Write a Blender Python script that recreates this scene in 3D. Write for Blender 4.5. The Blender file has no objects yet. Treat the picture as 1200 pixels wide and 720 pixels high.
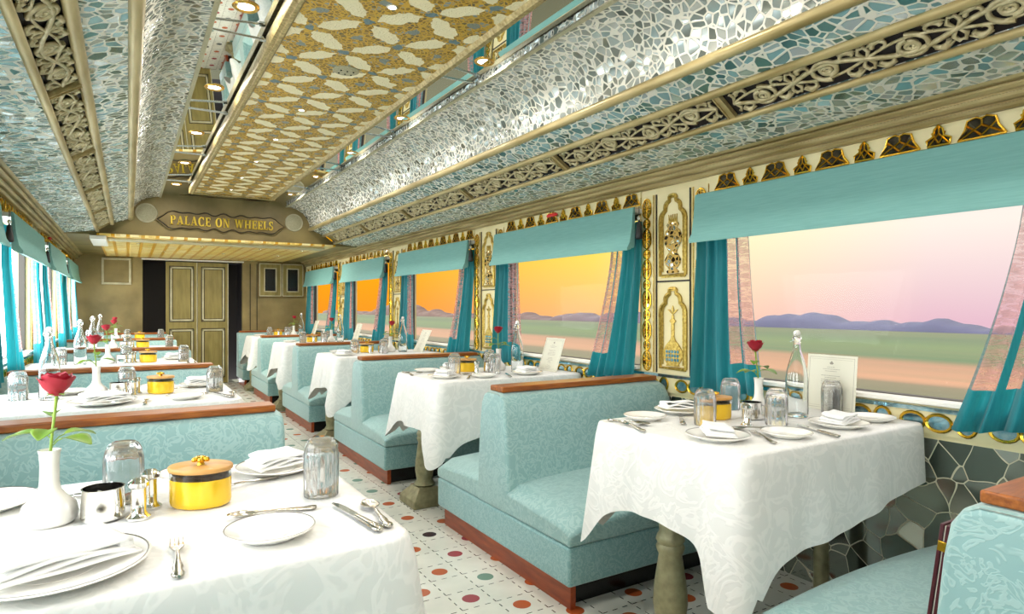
import bpy, bmesh, math, random
from mathutils import Vector, Matrix
random.seed(7)
PI = math.pi
S = bpy.context.scene
COL = S.collection
CAMZ = 1.18
XR, XL = 2.50, -0.66          # inner faces of the two side walls
YB, YE = -1.9, 10.62          # wall behind the camera, end wall
PITCH = 2.02
TOPZ = 0.76                   # table tops

def lin(r, g, b):
    f = lambda v: (v/255/12.92) if v/255 <= .04045 else ((v/255+.055)/1.055)**2.4
    return (f(r), f(g), f(b), 1)

# ------------------------------------------------------------------ materials
def newmat(name):
    m = bpy.data.materials.new(name); m.use_nodes = True
    nt = m.node_tree
    b = nt.nodes['Principled BSDF']
    return m, nt, b
def N(nt, t, **kw):
    n = nt.nodes.new(t)
    for k, v in kw.items(): setattr(n, k, v)
    return n
def setin(n, **kw):
    for k, v in kw.items():
        n.inputs[k.replace('_', ' ')].default_value = v
def L(nt, a, b): nt.links.new(a, b)
def ramp(nt, fac, stops, interp='LINEAR'):
    r = N(nt, 'ShaderNodeValToRGB'); r.color_ramp.interpolation = interp
    e = r.color_ramp.elements
    while len(e) < len(stops): e.new(0.5)
    for i, (p, c) in enumerate(stops):
        e[i].position = p; e[i].color = c if len(c) == 4 else (*c, 1)
    L(nt, fac, r.inputs[0]); return r.outputs[0]
def math_(nt, op, a, b=None, c=None):
    n = N(nt, 'ShaderNodeMath', operation=op)
    for i, v in enumerate((a, b, c)):
        if v is None: continue
        if isinstance(v, (int, float)): n.inputs[i].default_value = v
        else: L(nt, v, n.inputs[i])
    return n.outputs[0]
def mixc(nt, f, a, b):
    n = N(nt, 'ShaderNodeMix', data_type='RGBA')
    for i, v in ((0, f), (6, a), (7, b)):
        if isinstance(v, (int, float)): n.inputs[i].default_value = v
        elif isinstance(v, tuple): n.inputs[i].default_value = v
        else: L(nt, v, n.inputs[i])
    return n.outputs[2]
def coords(nt, scale=(1, 1, 1), kind='Object', loc=(0, 0, 0), rot=(0, 0, 0)):
    t = N(nt, 'ShaderNodeTexCoord'); m = N(nt, 'ShaderNodeMapping')
    m.inputs['Scale'].default_value = scale; m.inputs['Location'].default_value = loc; m.inputs['Rotation'].default_value = rot
    L(nt, t.outputs[kind], m.inputs[0]); return m.outputs[0]
def noise(nt, v, scale, detail=2, dist=0, rough=.5):
    n = N(nt, 'ShaderNodeTexNoise'); setin(n, Scale=scale, Detail=detail, Distortion=dist, Roughness=rough)
    L(nt, v, n.inputs['Vector']); return n.outputs[0]
def bump(nt, b, h, strength=.3, dist=.01):
    n = N(nt, 'ShaderNodeBump'); setin(n, Strength=strength, Distance=dist)
    L(nt, h, n.inputs['Height']); L(nt, n.outputs[0], b.inputs['Normal']); return n

def flat(name, col, rough=.5, metal=0, **kw):
    m, nt, b = newmat(name); b.inputs['Base Color'].default_value = col
    b.inputs['Roughness'].default_value = rough; b.inputs['Metallic'].default_value = metal
    for k, v in kw.items(): b.inputs[k].default_value = v
    return m
def mottled(name, c1, c2, scale=6, rough=.5, metal=0, stretch=(1, 1, 1), bmp=.1, detail=4):
    m, nt, b = newmat(name); v = coords(nt, stretch)
    n = noise(nt, v, scale, detail)
    L(nt, ramp(nt, n, [(.3, c1), (.7, c2)]), b.inputs['Base Color'])
    b.inputs['Roughness'].default_value = rough; b.inputs['Metallic'].default_value = metal
    if bmp: bump(nt, b, n, bmp, .004)
    return m
def damask(name, c1, c2, scale, r1, r2, bmp=.2, sheen=.3):
    m, nt, b = newmat(name); v = coords(nt)
    n1 = noise(nt, v, scale, 1.5, 3.0)
    f = ramp(nt, n1, [(.46, (0, 0, 0, 1)), (.5, (1, 1, 1, 1)), (.58, (1, 1, 1, 1)), (.63, (0, 0, 0, 1))])
    big = noise(nt, v, 2.2, 2)
    cc = mixc(nt, f, c1, c2)
    cc = mixc(nt, math_(nt, 'MULTIPLY', big, .25), cc, c2)
    L(nt, cc, b.inputs['Base Color'])
    L(nt, math_(nt, 'MULTIPLY_ADD', f, r2-r1, r1), b.inputs['Roughness'])
    b.inputs['Sheen Weight'].default_value = sheen
    h = math_(nt, 'ADD', f, math_(nt, 'MULTIPLY', noise(nt, v, 5, 3), 3.0))
    bump(nt, b, h, bmp, .004)
    return m
M = {}
M['aqua'] = damask('aqua_damask', lin(134, 173, 172), lin(158, 191, 188), 17, .42, .62, .22)
M['aqua_base'] = damask('aqua_damask_base', lin(122, 168, 170), lin(150, 188, 188), 26, .5, .62, .12)
M['cloth'] = damask('white_damask', lin(230, 230, 226), lin(240, 239, 235), 9, .36, .52, .16, .2)
M['napkin'] = mottled('napkin_cotton', lin(240, 240, 238), lin(250, 250, 248), 30, .8, bmp=.15)
M['rail_wood'] = mottled('rail_wood', lin(128, 66, 22), lin(176, 102, 38), 12, .35, stretch=(1, 8, 8))
M['plinth_wood'] = mottled('plinth_wood', lin(128, 48, 16), lin(170, 76, 32), 7, .35, stretch=(6, 1, 6))
M['gold'] = mottled('antique_gold', lin(150, 130, 78), lin(206, 188, 138), 22, .38, .35, stretch=(1, .12, 1), bmp=.12)
M['gold_rope'] = mottled('antique_gold_rough', lin(138, 118, 66), lin(198, 178, 126), 60, .42, .35, bmp=.3)
M['scroll'] = mottled('carved_gold', lin(160, 146, 104), lin(208, 196, 158), 40, .4, .25)
M['recess'] = flat('dark_recess', lin(24, 16, 14), .7)
M['olive'] = mottled('olive_wall', lin(112, 98, 58), lin(156, 138, 88), 2.6, .48, .1, bmp=.05, detail=8)
M['olive_dark'] = mottled('olive_plaque', lin(96, 80, 40), lin(134, 114, 62), 5, .42, .2)
M['door_olive'] = mottled('olive_door', lin(120, 108, 56), lin(150, 136, 78), 3, .4, .15, stretch=(6, 6, 1))
M['door_groove'] = flat('dark_groove', lin(44, 38, 20), .6)
M['pale_trim'] = mottled('pale_trim', lin(172, 164, 130), lin(200, 194, 164), 9, .45)
M['black'] = flat('black_lacquer', lin(16, 14, 16), .25)
M['blackgap'] = flat('dark_doorway', lin(30, 25, 26), .6)
M['yellow_letters'] = flat('yellow_letters', lin(205, 175, 40), .35, .3)
M['cream'] = mottled('cream_paint', lin(222, 208, 156), lin(236, 224, 178), 4, .45, bmp=.03)
M['white'] = flat('white_paint', lin(236, 234, 226), .45)
M['mirror'] = flat('mirror', (.9, .93, .92, 1), .012, 1.0)
M['steel'] = flat('polished_silver', (.86, .85, .82, 1), .07, 1.0)
M['cutlery'] = flat('cutlery_silver', (.50, .47, .41, 1), .2, 1.0)
M['chrome'] = flat('chrome_rod', (.55, .6, .6, 1), .15, 1.0)
M['brass'] = flat('bright_brass', lin(225, 180, 60), .22, 1.0)
M['porcelain'] = flat('porcelain', lin(243, 241, 234), .15, **{'Coat Weight': .5})
M['rimline'] = flat('dark_rim_line', lin(96, 88, 76), .3, .4)
M['wood_lid'] = mottled('wooden_lid', lin(188, 136, 70), lin(214, 162, 92), 6, .4, stretch=(1, 6, 1))
M['honey'] = flat('yellow_enamel', lin(246, 200, 28), .15, .25, **{'Coat Weight': .6})
M['nuts'] = mottled('brown_filling', lin(130, 92, 50), lin(196, 150, 86), 90, .6)
M['petal'] = mottled('rose_petal', lin(150, 12, 34), lin(196, 30, 60), 8, .5, bmp=.05)
M['leaf'] = mottled('rose_leaf', lin(84, 122, 34), lin(140, 170, 60), 14, .45)
M['stem'] = flat('rose_stem', lin(128, 158, 56), .5)
M['red'] = flat('red_enamel', lin(200, 18, 24), .35)
M['tassel'] = flat('black_tassel', lin(22, 26, 30), .5)
M['maroon'] = flat('maroon_leather', lin(72, 14, 26), .4)
M['lamp_ring'] = flat('lamp_ring', lin(214, 170, 84), .25, .9)
M['speaker_grille'] = mottled('speaker_grille', lin(156, 150, 118), lin(182, 176, 146), 150, .6)
M['ink'] = flat('printed_ink', lin(150, 144, 130), .7)
M['card'] = flat('menu_card', lin(226, 224, 206), .5)
M['mosaic_gold'] = mottled('gold_mosaic', lin(150, 118, 40), lin(214, 186, 96), 70, .3, .6, bmp=.3)
M['mirror_blue'] = mottled('blue_mirror_chip', lin(96, 156, 176), lin(176, 205, 212), 40, .08, .9, bmp=0)
M['mirror_dark'] = mottled('dark_mirror_chip', lin(40, 34, 26), lin(96, 92, 80), 30, .1, .85, bmp=0)
M['pelmet'] = mottled('aqua_blind_cloth', lin(112, 164, 158), lin(122, 174, 168), 50, .75, stretch=(1, .2, 4), bmp=.08)
M['outside_metal'] = flat('glass_gasket', lin(70, 66, 60), .6)

def mosaic(name, scale, grout, cells, gw=.10, jit=.35, warp=.0, rough=.12, metal=.9, bmp=.5):
    m, nt, b = newmat(name); v = coords(nt)
    if warp:
        w = N(nt, 'ShaderNodeTexNoise'); setin(w, Scale=5.0, Detail=1.0); L(nt, v, w.inputs['Vector'])
        a = N(nt, 'ShaderNodeVectorMath', operation='MULTIPLY_ADD'); L(nt, w.outputs['Color'], a.inputs[0])
        a.inputs[1].default_value = (warp,)*3; L(nt, v, a.inputs[2]); v = a.outputs[0]
    vo = N(nt, 'ShaderNodeTexVoronoi', feature='F1'); setin(vo, Scale=scale); L(nt, v, vo.inputs['Vector'])
    ve = N(nt, 'ShaderNodeTexVoronoi', feature='DISTANCE_TO_EDGE'); setin(ve, Scale=scale); L(nt, v, ve.inputs['Vector'])
    g = ramp(nt, ve.outputs['Distance'], [(gw*.8, (1, 1, 1, 1)), (gw*1.25, (0, 0, 0, 1))])
    sep = N(nt, 'ShaderNodeSeparateColor'); L(nt, vo.outputs['Color'], sep.inputs[0])
    n = len(cells)
    cc = ramp(nt, sep.outputs[0], [(i/n, c) for i, c in enumerate(cells)], 'CONSTANT')
    L(nt, mixc(nt, g, cc, grout), b.inputs['Base Color'])
    inv = math_(nt, 'SUBTRACT', 1.0, g)
    L(nt, math_(nt, 'MULTIPLY', inv, metal), b.inputs['Metallic'])
    L(nt, math_(nt, 'MULTIPLY_ADD', g, .5-rough, rough), b.inputs['Roughness'])
    # tilt each chip a little
    geo = N(nt, 'ShaderNodeNewGeometry')
    s1 = N(nt, 'ShaderNodeVectorMath', operation='SUBTRACT'); L(nt, vo.outputs['Color'], s1.inputs[0]); s1.inputs[1].default_value = (.5, .5, .5)
    s2 = N(nt, 'ShaderNodeVectorMath', operation='SCALE'); L(nt, s1.outputs[0], s2.inputs[0])
    L(nt, math_(nt, 'MULTIPLY', inv, jit), s2.inputs['Scale'])
    s3 = N(nt, 'ShaderNodeVectorMath', operation='ADD'); L(nt, geo.outputs['Normal'], s3.inputs[0]); L(nt, s2.outputs[0], s3.inputs[1])
    s4 = N(nt, 'ShaderNodeVectorMath', operation='NORMALIZE'); L(nt, s3.outputs[0], s4.inputs[0])
    bp = N(nt, 'ShaderNodeBump'); setin(bp, Strength=bmp, Distance=.008); L(nt, g, bp.inputs['Height']); L(nt, s4.outputs[0], bp.inputs['Normal'])
    L(nt, bp.outputs[0], b.inputs['Normal'])
    return m
GR = lin(226, 222, 208)
M['cove'] = mosaic('mirror_lattice_cove', 27, GR, [lin(158, 164, 158), lin(196, 202, 198), lin(128, 136, 130), lin(176, 190, 190)], .085, .45, .07, metal=.6, rough=.2)
M['band'] = mosaic('mirror_lattice_band', 23, GR, [lin(140, 178, 182), lin(206, 220, 222), lin(92, 138, 138), lin(170, 200, 208)], .08, .45, .10, metal=.6, rough=.2)
M['lowmosaic'] = mosaic('lower_wall_mirror', 10, lin(200, 196, 170), [lin(150, 156, 148), lin(110, 120, 112), lin(180, 186, 178)], .018, .12, .1)
M['beads'] = mosaic('gold_mirror_beads', 46, lin(186, 150, 62), [lin(214, 202, 160), lin(96, 84, 50), lin(160, 186, 190), lin(52, 42, 26)], .12, .4, .02)

def ceiling_mat():
    m, nt, b = newmat('filigree_ceiling')
    t = N(nt, 'ShaderNodeTexCoord'); sp = N(nt, 'ShaderNodeSeparateXYZ')
    wn = N(nt, 'ShaderNodeTexNoise'); setin(wn, Scale=22.0, Detail=2.0); L(nt, t.outputs['Object'], wn.inputs['Vector'])
    a = N(nt, 'ShaderNodeVectorMath', operation='MULTIPLY_ADD'); L(nt, wn.outputs['Color'], a.inputs[0]); a.inputs[1].default_value = (.05, .05, 0); L(nt, t.outputs['Object'], a.inputs[2])
    L(nt, a.outputs[0], sp.inputs[0])
    dx = math_(nt, 'DIVIDE', math_(nt, 'SUBTRACT', sp.outputs[0], .667), .38)
    dy = math_(nt, 'DIVIDE', math_(nt, 'SUBTRACT', sp.outputs[1], 2.677), .36)
    u = math_(nt, 'ADD', dx, dy); v = math_(nt, 'SUBTRACT', dx, dy)
    fu = math_(nt, 'SUBTRACT', math_(nt, 'FRACT', u), .5); fv = math_(nt, 'SUBTRACT', math_(nt, 'FRACT', v), .5)
    r = math_(nt, 'SQRT', math_(nt, 'ADD', math_(nt, 'MULTIPLY', fu, fu), math_(nt, 'MULTIPLY', fv, fv)))
    gu = math_(nt, 'SUBTRACT', .5, math_(nt, 'ABSOLUTE', fu)); gv = math_(nt, 'SUBTRACT', .5, math_(nt, 'ABSOLUTE', fv))
    rv = math_(nt, 'SQRT', math_(nt, 'ADD', math_(nt, 'MULTIPLY', gu, gu), math_(nt, 'MULTIPLY', gv, gv)))
    # cream leaves lie along the cell borders, fat in the middle and pointed at the rosettes
    emin = math_(nt, 'MINIMUM', gu, gv)
    wid = math_(nt, 'MULTIPLY_ADD', math_(nt, 'SUBTRACT', rv, .12), .72, 0.0)
    wid = math_(nt, 'MINIMUM', wid, .155)
    cream = math_(nt, 'LESS_THAN', emin, wid)
    vo = N(nt, 'ShaderNodeTexVoronoi', feature='DISTANCE_TO_EDGE'); setin(vo, Scale=52.0); L(nt, t.outputs['Object'], vo.inputs['Vector'])
    vc = N(nt, 'ShaderNodeTexVoronoi', feature='F1'); setin(vc, Scale=52.0); L(nt, t.outputs['Object'], vc.inputs['Vector'])
    sc = N(nt, 'ShaderNodeSeparateColor'); L(nt, vc.outputs['Color'], sc.inputs[0])
    line = ramp(nt, vo.outputs['Distance'], [(.10, (1, 1, 1, 1)), (.16, (0, 0, 0, 1))])
    chip = ramp(nt, sc.outputs[0], [(0, lin(150, 116, 40)), (.4, lin(176, 142, 74)), (.66, lin(120, 104, 70)), (.84, lin(150, 160, 160))], 'CONSTANT')
    gold = mixc(nt, line, chip, lin(214, 172, 60))
    rose = math_(nt, 'LESS_THAN', rv, .085)
    gold = mixc(nt, rose, gold, lin(112, 140, 150))
    heart = math_(nt, 'LESS_THAN', r, .09)
    gold = mixc(nt, heart, gold, lin(140, 150, 146))
    L(nt, mixc(nt, cream, gold, lin(240, 228, 188)), b.inputs['Base Color'])
    inv = math_(nt, 'SUBTRACT', 1.0, cream)
    L(nt, math_(nt, 'MULTIPLY', inv, .45), b.inputs['Metallic']); b.inputs['Roughness'].default_value = .35
    h = math_(nt, 'ADD', math_(nt, 'MULTIPLY', cream, -1.0), line)
    bump(nt, b, h, .4, .006)
    return m
M['ceil'] = ceiling_mat()

def soffit_mat():
    m, nt, b = newmat('soffit_tiles'); v = coords(nt, (3.4, 2.6, 1))
    k = N(nt, 'ShaderNodeTexBrick', offset=.0); setin(k, Scale=1.0, Mortar_Size=.06, Brick_Width=.45, Row_Height=.5)
    k.inputs['Color1'].default_value = lin(255, 242, 190); k.inputs['Color2'].default_value = lin(250, 220, 120); k.inputs['Mortar'].default_value = lin(214, 156, 20)
    L(nt, v, k.inputs['Vector'])
    n = noise(nt, coords(nt, (8, 30, 1)), 3, 3)
    L(nt, mixc(nt, ramp(nt, n, [(.5, (0, 0, 0, 1)), (.6, (.6, .6, .6, 1))]), k.outputs[0], lin(222, 184, 84)), b.inputs['Base Color'])
    b.inputs['Roughness'].default_value = .3; return m
M['soffit'] = soffit_mat()

def floor_mat():
    m, nt, b = newmat('inlaid_tiles')
    t = N(nt, 'ShaderNodeTexCoord'); sp = N(nt, 'ShaderNodeSeparateXYZ'); L(nt, t.outputs['Object'], sp.inputs[0])
    P = .15
    u = math_(nt, 'DIVIDE', math_(nt, 'SUBTRACT', sp.outputs[0], 1.335-.075), P)
    v = math_(nt, 'DIVIDE', math_(nt, 'SUBTRACT', sp.outputs[1], 2.42-.075), P)
    iu = math_(nt, 'FLOOR', u); iv = math_(nt, 'FLOOR', v)
    fu = math_(nt, 'SUBTRACT', math_(nt, 'SUBTRACT', u, iu), .5); fv = math_(nt, 'SUBTRACT', math_(nt, 'SUBTRACT', v, iv), .5)
    r = math_(nt, 'SQRT', math_(nt, 'ADD', math_(nt, 'MULTIPLY', fu, fu), math_(nt, 'MULTIPLY', fv, fv)))
    par = math_(nt, 'MODULO', math_(nt, 'ADD', math_(nt, 'ADD', iu, iv), 1000.0), 2.0)
    dot = math_(nt, 'MULTIPLY', math_(nt, 'LESS_THAN', r, .24), math_(nt, 'LESS_THAN', par, .5))
    wn = N(nt, 'ShaderNodeTexWhiteNoise', noise_dimensions='1D')
    L(nt, math_(nt, 'ADD', math_(nt, 'MULTIPLY', iu, 1.37), math_(nt, 'MULTIPLY', math_(nt, 'FLOOR', math_(nt, 'DIVIDE', iv, 2.0)), .71)), wn.inputs['W'])
    dc = ramp(nt, wn.outputs[0], [(0, lin(176, 86, 44)), (.45, lin(110, 142, 128)), (.62, lin(150, 62, 70)), (.75, lin(186, 100, 52)), (.92, lin(60, 44, 50))], 'CONSTANT')
    eu = math_(nt, 'SUBTRACT', .5, math_(nt, 'ABSOLUTE', fu)); ev = math_(nt, 'SUBTRACT', .5, math_(nt, 'ABSOLUTE', fv))
    du = math_(nt, 'MULTIPLY', math_(nt, 'LESS_THAN', eu, .016), math_(nt, 'LESS_THAN', math_(nt, 'FRACT', math_(nt, 'MULTIPLY', v, 3.0)), .5))
    dv = math_(nt, 'MULTIPLY', math_(nt, 'LESS_THAN', ev, .016), math_(nt, 'LESS_THAN', math_(nt, 'FRACT', math_(nt, 'MULTIPLY', u, 3.0)), .5))
    dash = math_(nt, 'MAXIMUM', du, dv)
    base = ramp(nt, noise(nt, t.outputs['Object'], 5, 3), [(.3, lin(204, 206, 196)), (.7, lin(224, 224, 214))])
    c = mixc(nt, dash, base, lin(52, 48, 46)); c = mixc(nt, dot, c, dc)
    L(nt, c, b.inputs['Base Color']); b.inputs['Roughness'].default_value = .22
    return m
M['floor'] = floor_mat()

def glassmat(name, tint=(1, 1, 1, 1), rough=.0, ior=1.45):
    m, nt, b = newmat(name); b.inputs['Base Color'].default_value = tint
    b.inputs['Transmission Weight'].default_value = 1; b.inputs['Roughness'].default_value = rough; b.inputs['IOR'].default_value = ior
    if name == 'cut_glass': b.inputs['Transmission Weight'].default_value = .90
    return m
M['glass'] = glassmat('clear_glass', (.97, .99, .99, 1), .0, 1.4)
M['cutglass'] = glassmat('cut_glass', (1, 1, 1, 1), .03, 1.42)
def panemat():
    m, nt, b = newmat('window_glass'); out = nt.nodes['Material Output']; nt.nodes.remove(b)
    t = N(nt, 'ShaderNodeBsdfTransparent'); g = N(nt, 'ShaderNodeBsdfGlossy'); g.inputs['Roughness'].default_value = 0.02
    mx = N(nt, 'ShaderNodeMixShader'); mx.inputs[0].default_value = .006; L(nt, t.outputs[0], mx.inputs[1]); L(nt, g.outputs[0], mx.inputs[2])
    L(nt, mx.outputs[0], out.inputs[0]); return m
M['pane'] = panemat()

def curtain_mat():
    m, nt, b = newmat('teal_sheer_curtain'); out = nt.nodes['Material Output']
    t = N(nt, 'ShaderNodeTexCoord'); sp = N(nt, 'ShaderNodeSeparateXYZ'); L(nt, t.outputs['UV'], sp.inputs[0])
    strip = ramp(nt, sp.outputs[0], [(0, (0, 0, 0, 1)), (.58, (1, 1, 1, 1)), (.70, (0, 0, 0, 1)), (.76, (1, 1, 1, 1)), (.96, (.3, .3, .3, 1))], 'CONSTANT')
    hem = math_(nt, 'GREATER_THAN', sp.outputs[1], .16)
    strip = math_(nt, 'MULTIPLY', strip, hem)
    n = noise(nt, coords(nt, (60, 60, 3)), 2, 3, .5)
    b.inputs['Roughness'].default_value = .55
    L(nt, ramp(nt, n, [(.3, lin(8, 104, 116)), (.7, lin(30, 136, 146))]), b.inputs['Base Color'])
    b.inputs['Sheen Weight'].default_value = .4
    tr = N(nt, 'ShaderNodeBsdfTranslucent'); tr.inputs[0].default_value = lin(40, 176, 186)
    m1 = N(nt, 'ShaderNodeMixShader'); m1.inputs[0].default_value = .45; L(nt, b.outputs[0], m1.inputs[1]); L(nt, tr.outputs[0], m1.inputs[2])
    tp = N(nt, 'ShaderNodeBsdfTransparent'); tp.inputs[0].default_value = (1, .93, .9, 1)
    d2 = N(nt, 'ShaderNodeBsdfTranslucent'); d2.inputs[0].default_value = lin(232, 186, 182)
    d3 = N(nt, 'ShaderNodeBsdfDiffuse'); d3.inputs[0].default_value = lin(214, 160, 160)
    m4 = N(nt, 'ShaderNodeMixShader'); m4.inputs[0].default_value = .5; L(nt, d2.outputs[0], m4.inputs[1]); L(nt, d3.outputs[0], m4.inputs[2])
    moire = ramp(nt, noise(nt, coords(nt, (9, 9, 40)), 1.6, 2, 1.2), [(.4, (.25, .25, .25, 1)), (.6, (.62, .62, .62, 1))])
    m2 = N(nt, 'ShaderNodeMixShader'); L(nt, moire, m2.inputs[0]); L(nt, tp.outputs[0], m2.inputs[1]); L(nt, m4.outputs[0], m2.inputs[2])
    m3 = N(nt, 'ShaderNodeMixShader'); L(nt, strip, m3.inputs[0]); L(nt, m1.outputs[0], m3.inputs[1]); L(nt, m2.outputs[0], m3.inputs[2])
    L(nt, m3.outputs[0], out.inputs[0]); return m
M['curtain'] = curtain_mat()

def lensmat():
    m, nt, b = newmat('lit_lamp_lens'); b.inputs['Emission Color'].default_value = (1, .93, .82, 1); b.inputs['Emission Strength'].default_value = 8; return m
M['lens'] = lensmat()

# ------------------------------------------------------------------ mesh helper
class MB:
    def __init__(s): s.v, s.f, s.uv = [], [], {}
    def add(s, vs, fs):
        n = len(s.v); s.v += [tuple(p) for p in vs]; s.f += [tuple(i+n for i in f) for f in fs]; return s
    def box(s, x0, y0, z0, x1, y1, z1):
        return s.add([(x0, y0, z0), (x1, y0, z0), (x1, y1, z0), (x0, y1, z0), (x0, y0, z1), (x1, y0, z1), (x1, y1, z1), (x0, y1, z1)],
                     [(0, 3, 2, 1), (4, 5, 6, 7), (0, 1, 5, 4), (1, 2, 6, 5), (2, 3, 7, 6), (3, 0, 4, 7)])
    def lathe(s, prof, seg=24, c=(0, 0, 0), sx=1, sy=1, rmod=None, closed=False):
        vs = []; n = len(prof)
        for i, (r, z) in enumerate(prof):
            for k in range(seg):
                a = 2*PI*k/seg; rr = r*(rmod(a, z) if rmod else 1)
                vs.append((c[0]+rr*math.cos(a)*sx, c[1]+rr*math.sin(a)*sy, c[2]+z))
        fs = []
        for i in range(n-1 if not closed else n):
            j = (i+1) % n
            for k in range(seg):
                k2 = (k+1) % seg
                fs.append((i*seg+k, i*seg+k2, j*seg+k2, j*seg+k))
        if not closed:
            fs.append(tuple(range(seg))[::-1]); fs.append(tuple((n-1)*seg+k for k in range(seg)))
        return s.add(vs, fs)
    def tube(s, pts, r, seg=6, squash=None):
        pts = [Vector(p) for p in pts]; vs = []; n = len(pts)
        up = Vector((0, 0, 1))
        prev = None
        for i, p in enumerate(pts):
            t = (pts[min(i+1, n-1)]-pts[max(i-1, 0)]).normalized()
            if prev is None:
                a = t.cross(up if abs(t.z) < .95 else Vector((1, 0, 0))).normalized()
            else:
                a = (prev-t*prev.dot(t)).normalized()
            prev = a; b = t.cross(a)
            rr = r[i] if isinstance(r, (list, tuple)) else r
            for k in range(seg):
                an = 2*PI*k/seg
                vs.append(p+a*math.cos(an)*rr+b*math.sin(an)*rr)
        fs = [(i*seg+k, i*seg+(k+1) % seg, (i+1)*seg+(k+1) % seg, (i+1)*seg+k) for i in range(n-1) for k in range(seg)]
        fs.append(tuple(range(seg))[::-1]); fs.append(tuple((n-1)*seg+k for k in range(seg)))
        return s.add(vs, fs)
    def prism(s, poly, fn0, fn1):
        n = len(poly)
        return s.add([fn0(*p) for p in poly]+[fn1(*p) for p in poly],
                     [tuple(range(n))[::-1], tuple(range(n, 2*n))]+[(i, (i+1) % n, n+(i+1) % n, n+i) for i in range(n)])
    def extrude_y(s, prof, y0, y1, closed=True):   # prof in (x, z)
        if closed: return s.prism(prof, lambda x, z: (x, y0, z), lambda x, z: (x, y1, z))
        n = len(prof)
        return s.add([(x, y0, z) for x, z in prof]+[(x, y1, z) for x, z in prof], [(i, i+1, n+i+1, n+i) for i in range(n-1)])
    def build(s, name, mat, parent=None, smooth=False, bevel=0, sub=0, angle=35, loc=None, solid=0):
        me = bpy.data.meshes.new(name); me.from_pydata(s.v, [], s.f)
        bm = bmesh.new(); bm.from_mesh(me); bmesh.ops.recalc_face_normals(bm, faces=bm.faces)
        for f in bm.faces: f.smooth = smooth
        bm.to_mesh(me); bm.free()
        if smooth: me.set_sharp_from_angle(angle=math.radians(angle))
        o = bpy.data.objects.new(name, me); COL.objects.link(o)
        me.materials.append(mat if not isinstance(mat, str) else M[mat])
        if bevel:
            b = o.modifiers.new('b', 'BEVEL'); b.width = bevel; b.segments = 3; b.limit_method = 'ANGLE'
            for p in me.polygons: p.use_smooth = True
            me.set_sharp_from_angle(angle=math.radians(angle)); b.harden_normals = False
        if sub:
            b = o.modifiers.new('s', 'SUBSURF'); b.levels = sub; b.render_levels = sub
        if solid:
            b = o.modifiers.new('t', 'SOLIDIFY'); b.thickness = solid; b.offset = 0
        if parent: o.parent = parent
        if loc: o.location = loc
        return o
def grid_mesh(fn, nu, nv, closed_u=False):
    mb = MB(); uv = []
    for j in range(nv+1):
        for i in range(nu+(0 if closed_u else 1)):
            mb.v.append(tuple(fn(i/nu, j/nv)))
    w = nu if closed_u else nu+1
    for j in range(nv):
        for i in range(nu):
            i2 = (i+1) % w
            mb.f.append((j*w+i, j*w+i2, (j+1)*w+i2, (j+1)*w+i))
    return mb
def empty(name, loc=(0, 0, 0), rz=0):
    o = bpy.data.objects.new(name, None); COL.objects.link(o); o.location = loc; o.rotation_euler = (0, 0, rz)
    o.empty_display_size = .05; return o
def tag(o, label=None, cat=None, group=None, kind=None):
    for k, v in (('label', label), ('category', cat), ('group', group), ('kind', kind)):
        if v: o[k] = v
    return o
def struct(o): o['kind'] = 'structure'; return o
def kids(o): return [c for c in bpy.data.objects if c.parent == o]
_kids = {}
def copy_tree(o, parent=None):
    c = o.copy(); COL.objects.link(c)
    if parent: c.parent = parent
    if o.name not in _kids: _kids[o.name] = kids(o)
    for ch in _kids[o.name]:
        copy_tree(ch, c)
    return c
PROTO = {}
USED = set()
def place(kind, loc, rz=0, label=None, group=None, tilt=None):
    """put the first of a kind where it belongs, then copies of it"""
    if kind not in PROTO:
        PROTO[kind] = MAKERS[kind]()
    o = PROTO[kind] if kind not in USED else copy_tree(PROTO[kind])
    USED.add(kind)
    o.location = loc; o.rotation_euler = (tilt[0] if tilt else 0, tilt[1] if tilt else 0, rz)
    if label: o['label'] = label
    if group: o['group'] = group
    o['category'] = CATS[kind]
    return o

# ------------------------------------------------------------------ camera
cam = bpy.data.cameras.new('camera'); co = bpy.data.objects.new('camera', cam); COL.objects.link(co)
cam.sensor_width = 36; cam.lens = 740/1200*36; cam.clip_start = .02; cam.clip_end = 3000
co.location = (0, 0, CAMZ); co.rotation_euler = (PI/2, 0, -math.radians(31.3))
S.camera = co
S.view_settings.view_transform = 'Standard'; S.view_settings.look = 'None'; S.view_settings.gamma = 1; S.view_settings.use_curve_mapping = False
S.view_settings.exposure = 0.32
S.cycles.max_bounces = 10; S.cycles.transparent_max_bounces = 24; S.cycles.transmission_bounces = 8
S.cycles.caustics_reflective = False; S.cycles.caustics_refractive = False
S.cycles.sample_clamp_indirect = 6

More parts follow.
